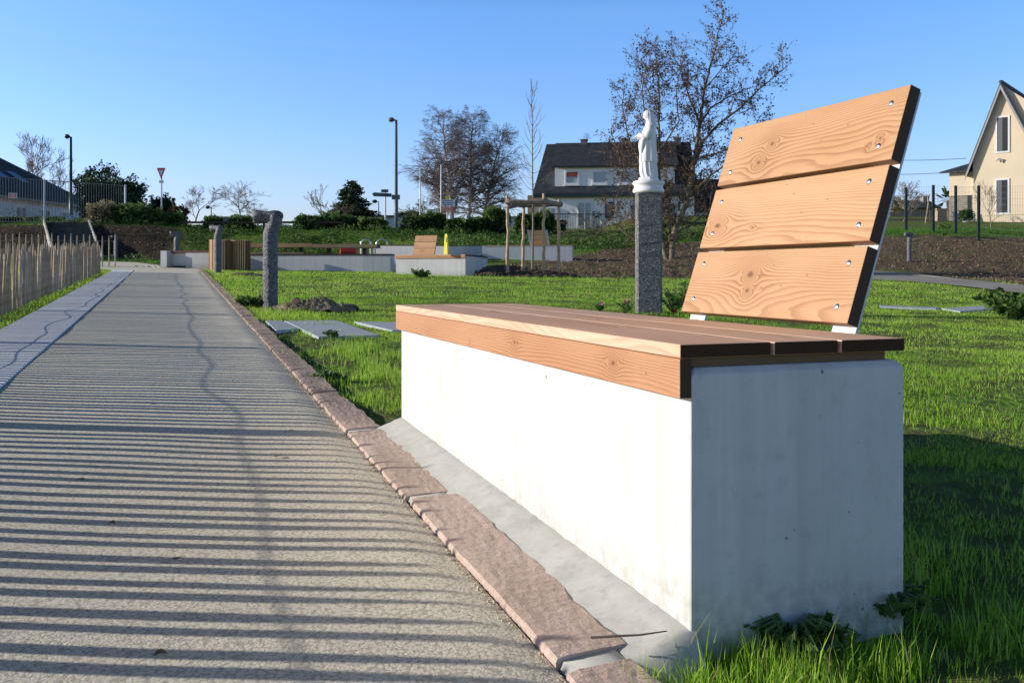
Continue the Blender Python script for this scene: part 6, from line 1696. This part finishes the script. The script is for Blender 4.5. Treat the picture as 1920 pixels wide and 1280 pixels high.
def bungalow():
    t = thing('bungalow', 'long white bungalow with a steep dark hipped roof beyond the metal fence', 'house', (0, 0, 0))
    A = at(-70, 360, 57); Bp = at(163, 387, 71); zt = at(163, 387, 71).z; A.z = zt
    d = (Bp - A); d.z = 0; Ln = d.length; d.normalize(); n = Vector((-d.y, d.x, 0))
    if n.y < 0: n = -n
    t.location = A; t.rotation_euler = (0, 0, math.atan2(d.y, d.x))
    D = 11.; H = 0
    MB().box(0, Ln, 0, D, -4.2, 0).build('wall', plaster('white_bungalow_render', (.85, .86, .88), (.78, .79, .82)), t)
    zr = 3.75; ov = .5
    r = MB(); slab(r, [(-ov, -ov, -.1), (Ln + ov, -ov, -.1), (Ln - 4.6, D / 2, zr), (-ov, D / 2, zr)], (0, 0, .2)); slab(r, [(Ln + ov, -ov, -.1), (Ln + ov, D + ov, -.1), (Ln - 4.6, D / 2, zr), (Ln - 4.6, D / 2, zr - .001)], (0, 0, .2)); r.build('roof', M_slate, t)
    MB().box(-ov, Ln + ov, -ov - .08, -ov - .001, -.22, -.06).build('fascia', plain('tan_fascia', (.42, .33, .24), .7), t)
    for x in (2.2, 5.0, 7.6, 10.0, 14.2): 
        window(t, x + 3, x + 4.2, -2.9, -.6, -.04, .1, 2, M_pvc, plain('beige_blind_%d' % int(x), (.34, .32, .28), .6), .1)
    def sky(x, f0, f1):
        m = MB(); y0, z0 = lerp(-ov, D / 2, f0), lerp(.12, zr + .22, f0); y1, z1 = lerp(-ov, D / 2, f1), lerp(.12, zr + .22, f1)
        sh_ = 0; m.add([(x, y0, z0 + .03), (x + 1.0, y0, z0 + .03), (x + 1.0, y1, z1 + .03), (x, y1, z1 + .03)], [(0, 1, 2, 3)]); m.build('skylight', plain('skylight_%d' % int(x), (.16, .26, .42), .1), t)
    sky(3.3, .40, .66); sky(6.0, .34, .58); sky(7.9, .30, .50)
bungalow()
t = thing('commercial_hall', 'low pale blue-white flat-roofed hall behind the lamp posts', 'building', Vector(((698 - 960) * 95 / F, 95, CAM - (440 - HZ) * 95 / F))); k = 95 / F
MB().box(0, 76 * k, 0, 12, -1, 33 * k).build('wall', plaster('pale_metal_cladding', (.50, .58, .68), (.44, .52, .62)), t)
MB().box(-.6, 77 * k, -.5, 12, 33 * k + .002, 36 * k).build('roof_edge', plain('dark_blue_fascia', (.05, .08, .12), .5), t)
t = thing('commercial_hall', 'white low building glimpsed left of the stake frame under the birches', 'building', Vector(((925 - 960) * 90 / F, 90, CAM - (436 - HZ) * 90 / F))); k = 90 / F
MB().box(0, 60 * k, 0, 8, -1, 28 * k).build('wall', plaster('pale_wall_far', (.55, .60, .66), (.48, .53, .6)), t)
MB().box(-.3, 61 * k, -.4, 8.2, 28 * k + .002, 30 * k).build('roof_edge', plain('grey_roof_edge', (.20, .22, .25), .6), t)
t = thing('brick_building', 'low reddish brick building on the skyline between the bare trees', 'building', Vector(((395 - 960) * 110 / F, 110, CAM - (425 - HZ) * 110 / F))); k = 110 / F
MB().box(0, 30 * k, 0, 6, -1, 19 * k).build('wall', mottled('far_brick', (.20, .10, .07), (.30, .16, .11), 2, .9, .3, 9, .02), t)
MB().add([(-1 * k, -.4, 18 * k), (31 * k, -.4, 18 * k), (29 * k, 3, 22 * k), (1 * k, 3, 22 * k)], [(0, 1, 2, 3)]).build('roof', M_slate, t)

# ------------------------------------------------------------------ green mesh fence on the right
def mesh_fence():
    posts = [(1699, 45.5, 352), (1750, 43.5, 347), (1792, 43.2, 348), (1835, 40.5, 348), (1935, 38.5, 346), (2060, 37, 344)]
    W = [Vector(((x - 960) * y / F, y)) for x, y, _ in posts]
    z0 = [gz(p.x, p.y) for p in W]; z1 = [zpx(yt, y) for _, y, yt in posts]
    o = Vector((W[0].x, W[0].y, z0[0])); t = thing('mesh_fence', 'dark green welded mesh panel fence on square posts above the tilled soil', 'fence', o)
    for p, a, b in zip(W, z0, z1):
        MB().box(-.055, .055, -.04, .04, a - o.z - .3, b - o.z).build('post', M_dark, t, loc=(p.x - o.x, p.y - o.y, 0))
    M_m = plain('dark_green_wire', (.03, .05, .045), .5)
    for i in range(len(W) - 1):
        m = MB(); a, b = W[i], W[i + 1]; L = (b - a).length; n = int(L / (.10 if i >= 3 else .16))
        P = lambda f, z: Vector((lerp(a.x, b.x, f) - o.x, lerp(a.y, b.y, f) - o.y, z - o.z))
        zt = [z1[i] - .05, z1[i + 1] - .05]; zz = [z0[i] + .05, z0[i + 1] + .05]; r = .0035
        for j in range(n + 1): f = j / n; m.tube([P(f, lerp(zz[0], zz[1], f)), P(f, lerp(zt[0], zt[1], f))], r, 3, False)
        for j in range(10):
            g = j / 9; m.tube([P(0, lerp(zz[0], zt[0], g)), P(1, lerp(zz[1], zt[1], g))], r, 3, False)
        m.build('mesh_panel', M_m, t)
mesh_fence()
# thin leaning stakes by the garden wall
t = thing('support_stakes', 'pair of thin leaning pale wooden stakes before the tan garden wall', 'stakes', base(1735, 56))
MB().tube([(0, 0, 0), (.25, 0, 1.75)], .03, 6).build('stake', M_pole, t); MB().tube([(.32, 0, 0), (.12, 0, 1.7)], .03, 6).build('stake', M_pole, t)

# ------------------------------------------------------------------ camera, light, sky
cam = bpy.data.cameras.new('Camera'); co_ = bpy.data.objects.new('Camera', cam); COL.objects.link(co_)
co_.location = (0, 0, CAM); co_.rotation_euler = (R(90), 0, 0)
cam.sensor_width = 36; cam.lens = F / 1920 * 36; cam.shift_y = -(640 - HZ) / 1920; cam.clip_start = .05; cam.clip_end = 3000
scene.camera = co_
EL = R(16.3); AZ = Vector((1, -.035)).normalized()        # direction the light travels
sun = bpy.data.lights.new('Sun', 'SUN'); sun.energy = 5.0; sun.angle = R(.36); sun.color = (1.0, .945, .84)
so = bpy.data.objects.new('Sun', sun); COL.objects.link(so)
dv = Vector((AZ.x * cos(EL), AZ.y * cos(EL), -sin(EL))); so.rotation_euler = dv.to_track_quat('-Z', 'Y').to_euler()
w = bpy.data.worlds.new('World'); scene.world = w; w.use_nodes = True; nt = NT(w.node_tree)
sk = nt.n('ShaderNodeTexSky', sky_type='NISHITA', sun_disc=False, sun_elevation=EL, sun_rotation=math.atan2(-AZ.x, -AZ.y), altitude=60, air_density=1.0, dust_density=.35, ozone_density=2.0)
tc = nt.n('ShaderNodeTexCoord').outputs['Generated']
sp = nt.n('ShaderNodeSeparateXYZ'); nt.t.links.new(tc, sp.inputs[0])
cl = nt.noise(nt.map(tc, (1.2, 1.2, 13), rot=(0, R(4), 0)), 2.2, 5, .6)
cm = nt.m('MULTIPLY', nt.ramp(cl, [(.50, 0.), (.80, 1.)]), nt.ramp(sp.outputs[2], [(.0, .16), (.35, .05)]))
skc = nt.n('ShaderNodeHueSaturation', {'Color': sk.outputs[0], 'Saturation': 1.30, 'Value': 1.0}).outputs[0]
tint = nt.ramp(sp.outputs[2], [(0., (.45, .42, .60)), (.05, (.45, .43, .61)), (.14, (.56, .55, .71)), (.27, (.70, .65, .75)), (.42, (.21, .185, .19)), (.8, (.06, .052, .052))])
skc = nt.mix(1.0, skc, tint, 'MULTIPLY')
skc = nt.mix(1.0, skc, (2.8, 2.8, 2.94), 'MULTIPLY')
c = nt.mix(cm, skc, (4.6, 5.6, 7.0))
bg = nt.n('ShaderNodeBackground', {'Color': c, 'Strength': .12}); nt.n('ShaderNodeOutputWorld', {'Surface': bg.outputs[0]})
scene.view_settings.view_transform = 'Standard'; scene.view_settings.look = 'None'; scene.view_settings.exposure = 0; scene.view_settings.gamma = 1
scene.cycles.max_bounces = 6; scene.cycles.transparent_max_bounces = 4
scene.cycles.use_denoising = True
